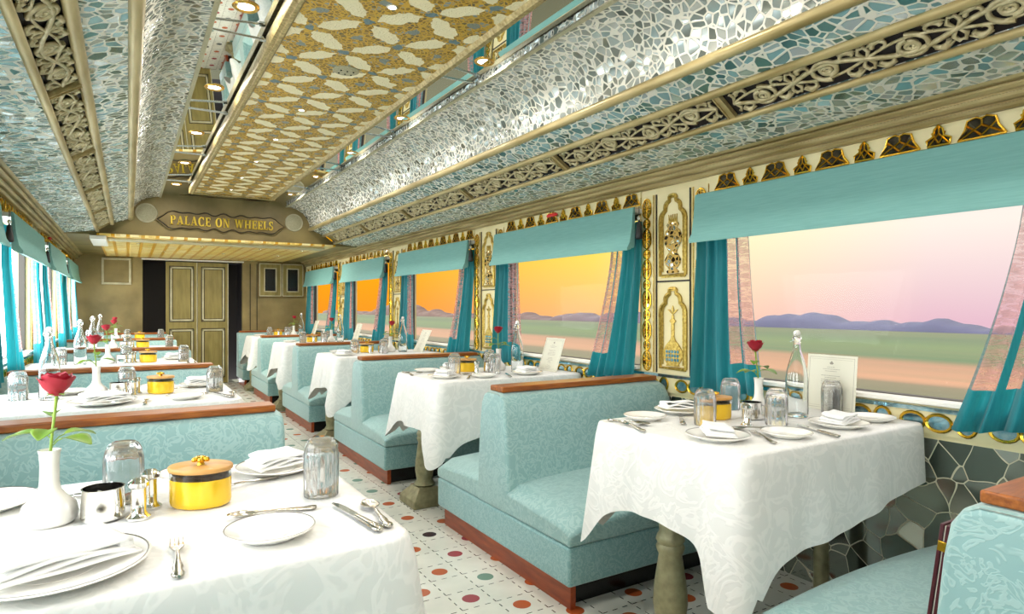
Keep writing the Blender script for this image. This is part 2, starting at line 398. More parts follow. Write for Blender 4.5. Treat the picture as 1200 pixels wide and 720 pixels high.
# ------------------------------------------------------------------ sky
def world():
    w = bpy.data.worlds.new('sky'); S.world = w; w.use_nodes = True; nt = w.node_tree
    bg = nt.nodes['Background']
    t = N(nt, 'ShaderNodeTexCoord'); sp = N(nt, 'ShaderNodeSeparateXYZ'); L(nt, t.outputs['Generated'], sp.inputs[0])
    az = math_(nt, 'DIVIDE', math_(nt, 'ARCTAN2', sp.outputs[0], sp.outputs[1]), PI)   # 0 ahead, .5 right, negative left
    low = ramp(nt, az, [(0.0, lin(255, 140, 20)), (.115, lin(252, 150, 40)), (.155, lin(250, 165, 100)), (.22, lin(248, 190, 130)), (.29, lin(246, 200, 180)), (.36, lin(228, 186, 200)), (.6, lin(214, 188, 214))])
    high = ramp(nt, az, [(0.0, lin(255, 170, 10)), (.115, lin(255, 186, 0)), (.155, lin(255, 206, 40)), (.215, lin(254, 232, 90)), (.28, lin(255, 246, 196)), (.36, lin(253, 238, 226)), (.6, lin(240, 228, 234))])
    el = ramp(nt, math_(nt, 'ADD', sp.outputs[2], .05), [(0.03, (0, 0, 0, 1)), (.16, (1, 1, 1, 1))])
    c = mixc(nt, el, low, high)
    top = ramp(nt, sp.outputs[2], [(.2, (0, 0, 0, 1)), (.5, (1, 1, 1, 1))])
    c = mixc(nt, top, c, (1, .98, .96, 1))
    left = math_(nt, 'LESS_THAN', sp.outputs[0], 0.0)
    ls = ramp(nt, math_(nt, 'MULTIPLY', sp.outputs[0], -1.0), [(.0, (0, 0, 0, 1)), (.12, (1, 1, 1, 1))])
    c = mixc(nt, ls, c, (.93, .98, 1, 1))
    L(nt, c, bg.inputs[0])
    st = math_(nt, 'ADD', math_(nt, 'MULTIPLY_ADD', ls, LEFT_SKY-.88, .88), math_(nt, 'MULTIPLY', top, TOP_SKY))
    L(nt, st, bg.inputs[1])
LEFT_SKY, TOP_SKY = 7.0, .6
world()

# ------------------------------------------------------------------ land outside
def land():
    m, nt, b = newmat('ploughed_fields')
    t = N(nt, 'ShaderNodeTexCoord'); sp = N(nt, 'ShaderNodeSeparateXYZ'); L(nt, t.outputs['Object'], sp.inputs[0])
    wv = noise(nt, coords(nt, (.02, .006, 1)), 1, 2)
    x = math_(nt, 'ADD', sp.outputs[0], math_(nt, 'MULTIPLY', math_(nt, 'SUBTRACT', wv, .5), 12.0))
    xs = math_(nt, 'DIVIDE', x, 200.0)
    c = ramp(nt, xs, [(0, lin(44, 44, 20)), (.22, lin(52, 52, 22)), (.262, lin(62, 52, 26)), (.275, lin(112, 74, 46)), (.355, lin(100, 64, 38)),
                      (.385, lin(30, 52, 4)), (.5, lin(42, 62, 8)), (.62, lin(22, 48, 4)), (.75, lin(46, 54, 16)), (.95, lin(42, 40, 34))])
    n = noise(nt, coords(nt, (.35, .012, 1)), 1.5, 4)
    c = mixc(nt, ramp(nt, n, [(.35, (0, 0, 0, 1)), (.7, (.45, .45, .45, 1))]), c, lin(70, 62, 30))
    L(nt, c, b.inputs['Base Color']); b.inputs['Roughness'].default_value = .9
    g = MB().add([(2.9, -60, -4.8), (172, -60, -4.8), (172, 620, -4.8), (2.9, 620, -4.8)], [(0, 1, 2, 3)])
    # embankment on which the track runs
    g.add([(2.9, -60, -1.2), (6, -60, -1.3), (12, -60, -4.79), (2.9, 620, -1.2), (6, 620, -1.3), (12, 620, -4.79)], [(0, 1, 4, 3), (1, 2, 5, 4)])
    o = g.build('ground', m); struct(o)
    tm = mottled('haze_tinted_trees', lin(40, 40, 56), lin(62, 58, 74), .05, .95, bmp=0)
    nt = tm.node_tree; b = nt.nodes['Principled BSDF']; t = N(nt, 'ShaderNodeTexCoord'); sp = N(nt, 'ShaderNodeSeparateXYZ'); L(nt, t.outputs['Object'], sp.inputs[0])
    L(nt, ramp(nt, math_(nt, 'DIVIDE', sp.outputs[1], 600.0), [(.2, lin(48, 46, 62)), (.45, lin(64, 44, 34))]), b.inputs['Base Color'])  # sunset haze painted into the trees' colour: violet near, brown farther along
    def ridge(u, v):
        y = -30+650*u; a = v*PI
        h = 2.5+.9*math.sin(y*.071)+.8*math.sin(y*.173+1)+.45*math.sin(y*.41+2)+.3*math.sin(y*.93)
        if 385 < y < 470: h += 5.5*math.sin((y-385)/85*PI)**.5
        return (167-5.5*math.cos(a), y, -4.8+h*math.sin(a)**.6)
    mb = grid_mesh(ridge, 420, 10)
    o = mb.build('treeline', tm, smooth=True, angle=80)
    tag(o, 'line of distant trees painted in violet-to-brown haze colours along the horizon beyond the fields', 'trees', None, 'stuff')
land()

# ------------------------------------------------------------------ room shell
PIL = [.42+PITCH*k for k in range(-1, 6)]     # centres of the pillars between windows
PW = .26
MIDX = (XR+XL)/2+.01
struct(MB().box(XL-.1, YB, -.1, XR+.1, YE+.1, 0).build('floor', 'floor'))
def side_wall(name, x, out):
    mb = MB(); x0, x1 = min(x, x+out*.1), max(x, x+out*.1)
    mb.box(x0, YB, 0, x1, YE, .70)
    w = MB()
    w.box(x0, YB, .70, x1, YE, .825)
    w.box(x0, YB, 1.72, x1, YE, 2.05)
    for p in PIL: w.box(x0, max(p-PW, YB), .825, x1, min(p+PW, YE), 1.72)
    o = struct(w.build(name, 'cream'))
    struct(mb.build(name+'_dado', 'lowmosaic', o))
side_wall('wall_right', XR, 1); side_wall('wall_left', XL, -1)
def end_wall():
    mb = MB(); dx0, dx1, dz = .18, 1.53, 1.87
    mb.box(XL, YE, 0, dx0, YE+.1, 2.6); mb.box(dx1, YE, 0, XR, YE+.1, 2.6); mb.box(dx0, YE, dz, dx1, YE+.1, 2.6)
    struct(mb.build('wall_end', 'olive'))
    struct(MB().box(dx0, YE+.55, 0, dx1, YE+.6, dz).box(dx0-.05, YE+.1, 0, dx0, YE+.6, dz).box(dx1, YE+.1, 0, dx1+.05, YE+.6, dz).box(dx0, YE+.1, dz, dx1, YE+.6, dz+.05).build('wall_vestibule', 'blackgap'))
    struct(MB().box(XL, YB-.1, 0, XR, YB, 2.6).build('wall_rear', 'olive'))
    tr = MB().box(dx0-.015, YE-.012, dz, dx1+.015, YE+.0, dz+.02)
    struct(tr.build('trim_1', 'white'))
    se = MB()
    for x in (1.64, 1.74): se.box(x-.006, YE-.006, 0, x+.006, YE, 1.86)
    struct(se.build('trim_2', 'door_groove'))
    # folding door, two leaves with two sunk panels each
    for i, (a, c) in enumerate(((.477, .898), (.904, 1.33))):
        d = empty('door_%d' % (i+1), (a, YE+.04, 0)); struct(d); w = c-a
        MB().box(0, 0, .01, w, .035, 1.855).build('leaf', 'door_olive', d)
        for z0, z1 in ((.09, .86), (.95, 1.80)):
            gm = MB()
            for k, (e, t) in enumerate(((.045, .012), (.085, .008))):
                gm.box(e, -.002, z0+e-.04, e+t, .003, z1-e+.04); gm.box(w-e-t, -.002, z0+e-.04, w-e, .003, z1-e+.04)
                gm.box(e, -.002, z0+e-.04, w-e, .003, z0+e-.04+t); gm.box(e, -.002, z1-e+.04-t, w-e, .003, z1-e+.04)
            gm.build('panel_groove', 'door_groove', d)
            pm = MB(); e = .058; t = .024
            pm.box(e, -.012, z0+.02, e+t, .003, z1-.02); pm.box(w-e-t, -.012, z0+.02, w-e, .003, z1-.02)
            pm.box(e, -.012, z0+.02, w-e, .003, z0+.02+t); pm.box(e, -.012, z1-.02-t, w-e, .003, z1-.02)
            pm.build('panel_moulding', 'pale_trim', d, bevel=.003)
        MB().box(w-.012, -.006, .01, w, 0, 1.855).build('edge_strip', 'pale_trim', d)
    # wall cupboard, two small doors with dark glass
    cb = tag(empty('wall_cupboard', (1.755, YE-.03, 1.33)), 'small olive wall cupboard with two dark glass doors at right of the end wall', 'cupboard')
    MB().box(0, 0, 0, .70, .028, .56).build('body', 'olive_dark', cb)
    for i in range(2):
        x = .012+i*.345
        d = MB()
        for a, c in ((0, 0), (1, 1)): pass
        W, H, T = .33, .52, .085
        d.box(x, -.02, .02, x+T, -.001, .02+H).box(x+W-T, -.02, .02, x+W, -.001, .02+H).box(x+T, -.02, .02, x+W-T, -.001, .02+T).box(x+T, -.02, .02+H-T, x+W-T, -.001, .02+H)
        dd = d.build('door', 'door_olive', cb)
        e = MB(); 
        for (o_, t) in ((0, .012), (T-.016, .016)):
            e.box(x+o_, -.026, .02+o_, x+o_+t, -.02, .02+H-o_).box(x+W-o_-t, -.026, .02+o_, x+W-o_, -.02, .02+H-o_)
            e.box(x+o_, -.026, .02+o_, x+W-o_, -.02, .02+o_+t).box(x+o_, -.026, .02+H-o_-t, x+W-o_, -.02, .02+H-o_)
        e.build('pale_edging', 'pale_trim', dd)
        MB().box(x+T, -.008, .02+T, x+W-T, -.002, .02+H-T).build('dark_glass', 'black', dd)
    # raised square panel
    sp = tag(empty('access_panel', (-.32, YE-.02, 1.50)), 'square olive access panel with raised rim, left of the folding doors', 'panel')
    MB().box(0, .0, 0, .36, .018, .38).build('plate', 'olive', sp, bevel=.004)
    r = MB().box(0, -.014, 0, .36, 0, .03).box(0, -.014, .35, .36, 0, .38).box(0, -.014, .03, .03, 0, .35).box(.33, -.014, .03, .36, 0, .35)
    r.build('raised_rim', 'pale_trim', sp, bevel=.006)
end_wall()

# windows: frame and pane
def windows():
    n = 0
    for side, x in ((1, XR), (-1, XL)):
        for k in range(6):
            y0, y1 = PIL[k]+PW, PIL[k+1]-PW; n += 1
            f = MB(); t = .03; xa, xb = sorted((x+side*.03, x+side*.07))
            f.box(xa, y0, .825, xb, y0+t, 1.72).box(xa, y1-t, .825, xb, y1, 1.72).box(xa, y0+t, .825, xb, y1-t, .825+.02).box(xa, y0+t, 1.69, xb, y1-t, 1.72)
            fo = struct(f.build('window_%d' % n, 'outside_metal'))
            xm = x+side*.05
            p = MB().add([(xm, y0+t, .84), (xm, y1-t, .84), (xm, y1-t, 1.70), (xm, y0+t, 1.70)], [(0, 1, 2, 3)]).build('pane', 'pane', fo)
            xa, xb = sorted((x-side*.035, x+side*.03))
            s = MB().box(xa, y0-.0, .825, xb, y1, .842).build('sill', 'white', fo, bevel=.003)
            # band of blue ovals under the sill
            xa, xb = sorted((x-side*.012, x))
            MB().box(xa, y0-PW, .72, xb, y1+PW, .80).build('inlaid_band', 'cream', fo)
            xa, xb = sorted((x-side*.016, x))
            MB().box(xa, y0-PW, .80, xb, y1+PW, .815).build('mirror_strip', 'mirror_blue', fo)
            g = MB(); c = MB(); yy = y0-PW+.06; j = 0
            while yy < y1+PW-.05:
                a, bq = (.042, .030) if j % 3 else (.030, .034)
                pts = [(x-side*.016, yy+a*math.cos(q*PI/8), .762+bq*math.sin(q*PI/8)) for q in range(17)]
                g.tube(pts, .006, 5)
                ring = [(yy+(a-.006)*math.cos(q*PI/8), .762+(bq-.006)*math.sin(q*PI/8)) for q in range(16)]
                c.prism(ring, lambda u, v: (x-side*.012, u, v), lambda u, v: (x-side*.0145, u, v))
                yy += .088 if j % 3 != 2 else .11; j += 1
            g.build('gold_ovals', 'brass', fo, smooth=True); c.build('mirror_ovals', 'mirror_blue', fo)
windows()

# dark lobed mirror border over each window, beaded upright strips, arched panels on pillars
def arch_pts(w, h, n=10):
    """multi-lobed Mughal arch outline, (u, v) from the bottom left up and round"""
    pts = [(-w, 0), (-w, h*.66)]
    lobes = 3
    base = [(-w, h*.66), (-w*.62, h*.82), (-w*.24, h*.94), (0, h)]
    for i in range(lobes):
        a, b = base[i], base[i+1]
        for q in range(1, 6):
            f = q/5; bul = math.sin(f*PI)*.16*w
            pts.append((a[0]+(b[0]-a[0])*f-bul*.8, a[1]+(b[1]-a[1])*f+bul*.5))
    return pts+[(-u, v) for u, v in pts[::-1][1:]]
VASE_A = [(.0, 0), (.30, 0), (.36, .03), (.20, .07), (.42, .16), (.46, .24), (.30, .33), (.20, .38), (.34, .46), (.50, .56), (.52, .66), (.40, .76), (.26, .80), (.34, .86), (.30, .90)]
VASE_B = [(.0, 0), (.34, 0), (.30, .04), (.42, .10), (.50, .18), (.46, .28), (.28, .38), (.12, .44), (.07, .50), (.07, .72), (.16, .76), (.05, .80), (.05, .86)]
def wall_panel():
    r = empty('wall_panel')      # local: u along Y, face towards -X
    W, H = .125, .98
    MB().box(-.006, -W, 0, 0, W, H).build('board', 'cream', r)
    fr = MB()
    for u in (-W, W-.006): fr.box(-.012, u, 0, -.006, u+.006, H)
    fr.box(-.012, -W, .495, -.006, W, .503)
    fr.build('edge_line', 'recess', r)
    for idx, (z, h, prof, vw, vz, vh) in enumerate(((.53, .43, VASE_A, .062, .012, .30), (.03, .43, VASE_B, .070, .012, .32))):
        a = arch_pts(.092, h)
        g = MB().tube([(-.010, u, z+v) for u, v in a]+[(-.010, a[0][0], z)], .011, 5)
        g.tube([(-.010, u*.80, z+.02+v*.93) for u, v in a], .005, 5)
        g.build('lobed_arch', 'mosaic_gold', r, smooth=True)
        side = [(x*vw*2, v*vh) for x, v in prof]
        poly = [(u, v) for u, v in side[1:]]+[(-u, v) for u, v in side[1:][::-1]]
        # filled vase relief built as a stack of slices (the outline is not convex)
        mb = MB(); 
        for i in range(1, len(side)-1):
            (u0, v0), (u1, v1) = side[i], side[i+1]
            if v1 <= v0: continue
            mb.prism([(-u0, v0), (u0, v0), (u1, v1), (-u1, v1)], lambda u, v: (-.006, u, z+vz+v), lambda u, v: (-.013, u, z+vz+v))
        v = mb.build('vase_relief', 'beads' if idx == 0 else 'mosaic_gold', r)
        if idx == 1:
            c = MB()
            for rr in range(3):
                for q in range(-2, 3):
                    cy, cz = q*.020, z+vz+.035+rr*.022
                    if abs(cy) > .045: continue
                    c.prism([(cy+.008*math.cos(t*PI/4), cz+.009*math.sin(t*PI/4)) for t in range(8)], lambda u, v: (-.013, u, v), lambda u, v: (-.0155, u, v))
            c.build('blue_inlay', 'mirror_blue', r)
            # leaf finial
            f = MB()
            for s_ in (-1, 0, 1):
                f.prism([(0, .0), (s_*.03-.008, .03), (s_*.035, .05-abs(s_)*.02), (s_*.03+.008, .03)], lambda u, v: (-.006, u, z+vz+.86*vh+v), lambda u, v: (-.012, u, z+vz+.86*vh+v))
            f.build('leaf_finial', 'mosaic_gold', r)
        else:
            c = MB()
            for q in range(-2, 3):
                c.prism([(q*.012-.006, 0), (q*.012+.006, 0), (q*.015, .045)], lambda u, v: (-.006, u, z+vz+.9*vh+v), lambda u, v: (-.012, u, z+vz+.9*vh+v))
            c.build('crown_relief', 'mosaic_gold', r)
            MB().box(-.012, -.085, z-.012, -.006, .085, z+.004).build('base_line', 'mosaic_gold', r)
    return r
def bead_strip():
    r = empty('bead_strip')
    MB().box(-.008, -.055, 0, 0, .055, .98).build('backing', 'cream', r)
    g, d, l = MB(), MB(), MB(); z = .06; j = 0
    while z < .95:
        h = .055 if j % 2 == 0 else .026; w = .034 if j % 2 == 0 else .026
        out = [(w*math.sin(t*PI/6)*(1 if t % 3 else .92), z+h*math.cos(t*PI/6)) for t in range(12)]
        d.prism([(u*.86, z+(v-z)*.86) for u, v in out], lambda u, v: (-.008, u, v), lambda u, v: (-.012, u, v))
        g.tube([(-.012, u, v) for u, v in out+[out[0]]], .0045, 5)
        g.tube([(-.013, -w, z), (-.013, w, z)], .003, 4); g.tube([(-.013, 0, z-h), (-.013, 0, z+h)], .003, 4)
        if j % 2 == 0:
            g.tube([(-.013, -w*.8, z-h*.5), (-.013, w*.8, z+h*.5)], .003, 4); g.tube([(-.013, w*.8, z-h*.5), (-.013, -w*.8, z+h*.5)], .003, 4)
        z += .085; j += 1
    for u in (-.052, .048): l.box(-.013, u, 0, -.008, u+.004, .98)
    d.build('mirror_lobes', 'beads', r); g.build('gold_lattice', 'brass', r, smooth=True); l.build('gold_line', 'mosaic_gold', r)
    return r
def frieze_border():
    r = empty('lobed_border'); Lh = .76
    MB().box(-.010, -Lh, 0, 0, Lh, .086).build('backing', 'cream', r)
    g, d = MB(), MB(); u = -Lh+.07; j = 0
    while u < Lh-.06:
        if j % 2 == 0:
            out = [(-.072, .012), (-.050, .045), (-.042, .075), (-.015, .082), (.0, .075), (.015, .082), (.042, .075), (.050, .045), (.072, .012)]
        else:
            out = [(-.036, .012), (-.040, .034), (-.018, .046), (-.014, .070), (0, .086), (.014, .070), (.018, .046), (.040, .034), (.036, .012)]
        o2 = [(u+a, b) for a, b in out]
        n = len(o2)
        d.add([(-.010, u, .03)]+[(-.0125, a, b) for a, b in o2], [(0, i+1, i+2) for i in range(n-1)]+[(0, n, 1)])
        g.tube([(-.014, a, b) for a, b in o2+[o2[0]]], .0042, 5)
        wv = out[-1][0]
        for q in ((-wv, .012, 0, .055), (wv, .012, 0, .055), (0, .055, 0, .08), (-wv*.62, .06, 0, .02), (wv*.62, .06, 0, .02)):
            g.tube([(-.014, u+q[0], q[1]), (-.014, u+q[2], q[3])], .0035, 4)
        u += .134; j += 1
    d.build('dark_mirror', 'mirror_dark', r); g.build('gold_lattice', 'brass', r, smooth=True)
    return r
def blind():
    r = empty('roman_blind')   # local: u along Y, drops from z 0 downwards, wall at x 0, front at -X
    prof = [(-.074, 0), (-.085, -.005), (-.090, -.03), (-.097, -.12), (-.112, -.20), (-.132, -.232), (-.128, -.246), (-.106, -.240), (-.094, -.226), (-.088, -.233), (-.080, -.226), (-.076, -.21), (-.074, -.12)]
    mb = MB().extrude_y(prof, -.785, .785)
    mb.build('cloth', 'pelmet', r, smooth=True, angle=50)
    MB().box(-.0738, -.77, -.03, -.0, .77, -.005).build('headrail', 'white', r)
    return r
def tassel():
    r = empty('blind_tassel')
    MB().tube([(0, 0, 0), (0, 0, -.05)], .002, 6).build('cord', 'tassel', r)
    MB().lathe([(.002, -.05), (.010, -.056), (.013, -.064), (.010, -.072), (.004, -.078)], 12).build('silver_bead', 'steel', r, smooth=True)
    MB().lathe([(.004, -.078), (.012, -.09), (.020, -.15), (.022, -.175), (.016, -.182), (.004, -.184)], 12).build('skirt', 'tassel', r, smooth=True)
    return r
def curtain(name, x, side, ytop0, ytop1, ybot0, ybot1, zt=1.66, zb=.768, phase=0, folds=5, flip=False):
    """u=0 at the pillar side; sheer stripes towards the glass"""
    def fn(u, v):
        e = v**1.6
        y = (ytop0+(ytop1-ytop0)*u)*(1-e)+(ybot0+(ybot1-ybot0)*u)*e
        a = .014+.010*v
        return (x-side*(.043+a*math.sin(u*folds*2*PI+phase)+.004*math.sin(u*folds*5.1*PI+v*3)+.045*max(0, v-.25)), y, zt+(zb-zt)*v+.012*math.sin(u*9+phase)*v)
    nu, nv = 60, 16
    mb = grid_mesh(fn, nu, nv); me_o = mb.build(name, 'curtain', None, smooth=True, angle=180)
    uvl = me_o.data.uv_layers.new(name='uv')
    for poly in me_o.data.polygons:
        for li in poly.loop_indices:
            vi = me_o.data.loops[li].vertex_index
            uvl.data[li].uv = ((vi % (nu+1))/nu, 1-(vi//(nu+1))/nv)
    return me_o
ORD = ['behind the camera', 'nearest the camera', 'second from the camera', 'third from the camera', 'fourth from the camera', 'last before the end wall']
MAKERS = dict(wall_panel=wall_panel, bead_strip=bead_strip, lobed_border=frieze_border, roman_blind=blind, blind_tassel=tassel)
CATS = dict(wall_panel='wall panel', bead_strip='wall trim', lobed_border='wall trim', roman_blind='window blind', blind_tassel='tassel')
PN = ['behind the camera', 'beside the camera', 'between first and second windows', 'between second and third windows', 'between third and fourth windows', 'between fourth and fifth windows', 'against the end wall']
for side, x, sn in ((1, XR, 'right'), (-1, XL, 'left')):
    rz = 0 if side == 1 else PI
    for k in range(1, 7):
        p = PIL[k]
        if k < 6:
            place('wall_panel', (x, p, .82), rz, 'cream panel with arched gold vase reliefs, %s wall, %s' % (sn, PN[k]), 'vase relief panels between the %s windows' % sn)
            for q, (dy, w) in enumerate(((-.195, 'near'), (.195, 'far'))):
                place('bead_strip', (x, p+dy, .82), rz, 'upright gold lattice strip, %s edge of pillar, %s wall %s' % (w, sn, PN[k]), 'gold lattice strips beside the %s windows' % sn)
        else:
            place('bead_strip', (x, p-.1, .82), rz, 'upright gold lattice strip on the %s wall by the end wall' % sn, 'gold lattice strips beside the %s windows' % sn)
    for k in range(1, 6):
        c = (PIL[k]+PIL[k+1])/2; o = ORD[k]
        place('lobed_border', (x, c, 1.748), rz, 'gold border of dark lobed mirrors over %s-hand window %s' % (sn, o), 'lobed mirror borders over the %s windows' % sn)
        place('roman_blind', (x, c, 1.742), rz, 'pale aqua folded blind over %s-hand window %s' % (sn, o), 'aqua blinds on the %s windows' % sn)
        if not (side == 1 and k == 1):
            place('blind_tassel', (x-side*.07, c-.815, 1.74), 0, 'black tassel with silver bead at near end of %s-hand blind %s' % (sn, o), 'black tassels on the %s side' % sn)
        n1 = curtain('curtain', x, side, c+.80, c+.50, c+.81, c+.38, phase=k)
        tag(n1, 'teal curtain with sheer stripes, far side of %s-hand window %s' % (sn, o), 'curtain', 'teal curtains on the %s windows' % sn)
        n2 = curtain('curtain', x, side, c-.80, c-.56, c-.75, c-.36, phase=k+2)
        tag(n2, 'teal curtain with sheer stripes, near side of %s-hand window %s' % (sn, o), 'curtain', 'teal curtains on the %s windows' % sn)
# emergency pull handles
for side, x, y, sn in ((1, XR, 3.50, 'right'), (-1, XL, 7.05, 'left')):
    e = tag(empty('emergency_handle', (x-side*.055, y, 1.80)), 'red emergency pull handle above a window on the %s wall' % sn, 'handle', 'red emergency handles')
    MB().lathe([(.0, -.012), (.020, -.010), (.026, 0), (.020, .010), (0, .012)], 14, sx=.6, sy=2.6).build('grip', 'red', e, smooth=True)
    MB().box(*( (0, -.012, -.006, .055, .012, .006) if side == 1 else (-.055, -.012, -.006, 0, .012, .006))).build('bracket', 'gold', e)

# ------------------------------------------------------------------ ceiling
YC = 7.63
def mx(x): return 1.86-x
Z0 = CAMZ
def strip(pts, th=.02):
    """thin solid strip following (x,z) points, thickened upwards/outwards"""
    return pts+[(x, z+th) for x, z in pts[::-1]]
def both(name, prof, mat, n, smooth=False, angle=40, y0=YB, y1=YC):
    for i, f in enumerate((lambda x: x, mx)):
        o = MB().extrude_y([(f(x), z) for x, z in prof], y0, y1).build('trim_%d' % (n+i), mat, smooth=smooth, angle=angle); struct(o)
ZC = Z0
both('cornice', [(XR, ZC+.655), (2.478, ZC+.655), (2.470, ZC+.662), (2.470, ZC+.672), (2.478, ZC+.676), (2.478, ZC+.680), (2.456, ZC+.680), (2.446, ZC+.688), (2.446, ZC+.698), (2.456, ZC+.703), (2.456, ZC+.707), (2.432, ZC+.707), (2.420, ZC+.715), (2.420, ZC+.722), (2.430, ZC+.728), (2.410, ZC+.730), (2.398, ZC+.738), (2.40, ZC+.755), (XR, ZC+.76)], 'gold', 3, True, 25, y1=YE)
both('band', strip([(2.42, ZC+.735), (2.128, ZC+.772)]), 'band', 5)
# frieze: dark recess with carved scrolls, two rounded rails
fa, fb = Vector((2.131, 0, ZC+.767)), Vector((2.003, 0, ZC+.851))
def rail_prof(cx, cz, r, sq=.8): return [(cx+r*math.cos(a*PI/6), cz+r*sq*math.sin(a*PI/6)) for a in range(12)]
both('rail', rail_prof(2.125, ZC+.768, .017), 'gold', 7, True, 60)
both('rail', rail_prof(2.0, ZC+.851, .021), 'gold', 9, True, 60)
both('recess', strip([(2.131, ZC+.785), (2.003, ZC+.869)]), 'recess', 11)
both('band', strip([(1.99, ZC+.858), (1.86, ZC+.905)]), 'band', 13)
both('bar', rail_prof(1.838, ZC+.915, .024, .9), 'gold', 15, True, 60)
cv = []
for i in range(13):
    a = i/12*PI/2
    # concave quarter: from the bar out and up to the lip
    cx, cz = 1.575, ZC+.925; cv.append((cx+.262*math.cos(a)**1.0, cz+.238*math.sin(a)))
both('cove', cv+[(1.575, ZC+1.20), (1.90, ZC+1.20), (1.90, ZC+.925)], 'cove', 17, True, 50)
both('lip', [(1.560, ZC+1.158), (1.580, ZC+1.155), (1.580, ZC+1.172), (1.568, ZC+1.172)], 'speaker_grille', 19)
struct(MB().extrude_y([(.2, ZC+1.187), (.93, ZC+1.225), (1.66, ZC+1.187), (1.66, ZC+1.26), (.2, ZC+1.26)], YB, YC).build('ceiling', 'mirror'))
# sealing boards above the sloped part
struct(MB().box(1.66, YB, ZC+1.21, XR+.1, YE+.1, ZC+1.27).box(XL-.1, YB, ZC+1.21, .2, YE+.1, ZC+1.27).box(.2, YC, ZC+1.21, 1.66, YE+.1, ZC+1.27).build('ceiling_upper', 'olive'))

def scroll_mesh():
    """carved scrollwork in the (a,b) plane: a along the panel, b across; returned in local coords x=b, y=a, z=height"""
    mb = MB(); Lp, Wd = 1.06, .118
    def tube2(pts, r): mb.tube([(b, a, 0) for a, b in pts], r, 5)
    n = 4; step = Lp/n
    wave = [(i/80*Lp-Lp/2, .030*math.sin(i/80*n*PI+.0)) for i in range(81)]
    tube2(wave, .0090)
    tube2([(a, -b*.9) for a, b in wave], .0055)
    for i in range(n+1):
        c0 = -Lp/2+step*i
        for sx, sb in ((1, 1), (1, -1), (-1, 1), (-1, -1)):
            if abs(c0+sx*.03) > Lp/2: continue
            tube2([(c0, 0), (c0+sx*.018, sb*.026), (c0+sx*.008, sb*.046), (c0-sx*.006*(abs(c0) < Lp/2-.02), sb*.040)], [.004, .008, .006, .003])
    for i in range(n):
        c = -Lp/2+step*(i+.5); s = -1 if i % 2 == 0 else 1; cb = s*.010*-1
        for turn, rr in ((1, .047), (-1, .030)):
            pts = []
            for q in range(30):
                t = q/29; r = rr*(1-t*.80); a = turn*t*PI*3.1+(PI/2 if s > 0 else -PI/2)
                pts.append((c+r*1.25*math.cos(a), cb+r*.98*math.sin(a)))
            tube2(pts, [.0092*(1-.35*q/29) for q in range(30)])
        for q in range(6):   # flower
            a = q*PI/3; mb.lathe([(.001, 0), (.006, .003), (.001, .007)], 6, (cb+.009*math.sin(a), c+.009*math.cos(a), -.003))
        for sx in (-1, 1):   # side leaves and curls
            for sb in (-1, 1):
                pts = []
                for q in range(14):
                    t = q/13; a = t*PI*1.6
                    pts.append((c+sx*(.075+.026*(1-t*.6)*math.cos(a)), sb*(.030+.020*(1-t*.5)*math.sin(a))))
                tube2(pts, [.0085*(1-.4*q/13) for q in range(14)])
                lf = [(c+sx*.055, sb*.048), (c+sx*.085, sb*.052), (c+sx*.115, sb*.040)]
                tube2(lf, [.003, .013, .002])
    return mb
sm = scroll_mesh()
div = MB().box(-.085, -.018, -.004, .085, -.012, .016).box(-.085, .012, -.004, .085, .018, .016).box(-.085, -.014, -.004, .085, .014, .010)
first = None
k_dir = (fb-fa); ang = math.atan2(k_dir.z, k_dir.x)
mid = (fa+fb)/2
tn = 30
def carved_panel():
    r = empty('carved_scroll_panel')
    sm.build('scrollwork', 'scroll', r, smooth=True, angle=80)
    div.build('divider', 'gold', r).location = (0, .5725, 0)
    return r
MAKERS['carved_panel'] = carved_panel; CATS['carved_panel'] = 'ceiling carving'
NP = 9
for si, sn in ((0, 'right'), (1, 'left')):
    for i in range(-1, 6):
        y = 1.737-1.145/2+1.145*(i) 
        xm = mid.x if si == 0 else mx(mid.x)
        # local z (relief height) must point down into the room
        ty = (PI-ang) if si == 0 else -(PI-ang)
        o = place('carved_panel', (xm, y, mid.z+.006), 0, 'carved gold scroll panel of the %s ceiling frieze, %s' % (sn, ['behind the camera', 'over the camera', 'first ahead of the camera', 'second ahead of the camera', 'third ahead of the camera', 'fourth ahead of the camera', 'fifth, beside the lettered board'][i+1]), 'carved scroll panels of the %s frieze' % sn)
        o.rotation_euler = (0, -ang if si == 0 else ang, 0)

# hanging centre panel with gold rim
cp = struct(empty('ceiling_panel', (0, 0, 0)))
PX0, PX1, PY1 = .516, 1.337, 7.08
pm = MB().box(PX0+.03, YB, ZC+1.150, PX1-.03, PY1-.03, ZC+1.175).build('filigree_board', 'ceil', cp)
rim = MB()
for a, s in ((PX0, 1), (PX1, -1)):
    pr = [(a, ZC+1.185), (a, ZC+1.150), (a+s*.008, ZC+1.140), (a+s*.022, ZC+1.138), (a+s*.026, ZC+1.132), (a+s*.040, ZC+1.132), (a+s*.048, ZC+1.142), (a+s*.056, ZC+1.152), (a+s*.05, ZC+1.185)]
    rim.extrude_y(pr, YB, PY1)
rim.box(PX0, PY1-.04, ZC+1.136, PX1, PY1, ZC+1.185)
rim.build('gold_rim', 'gold_rope', cp, smooth=True, angle=40)
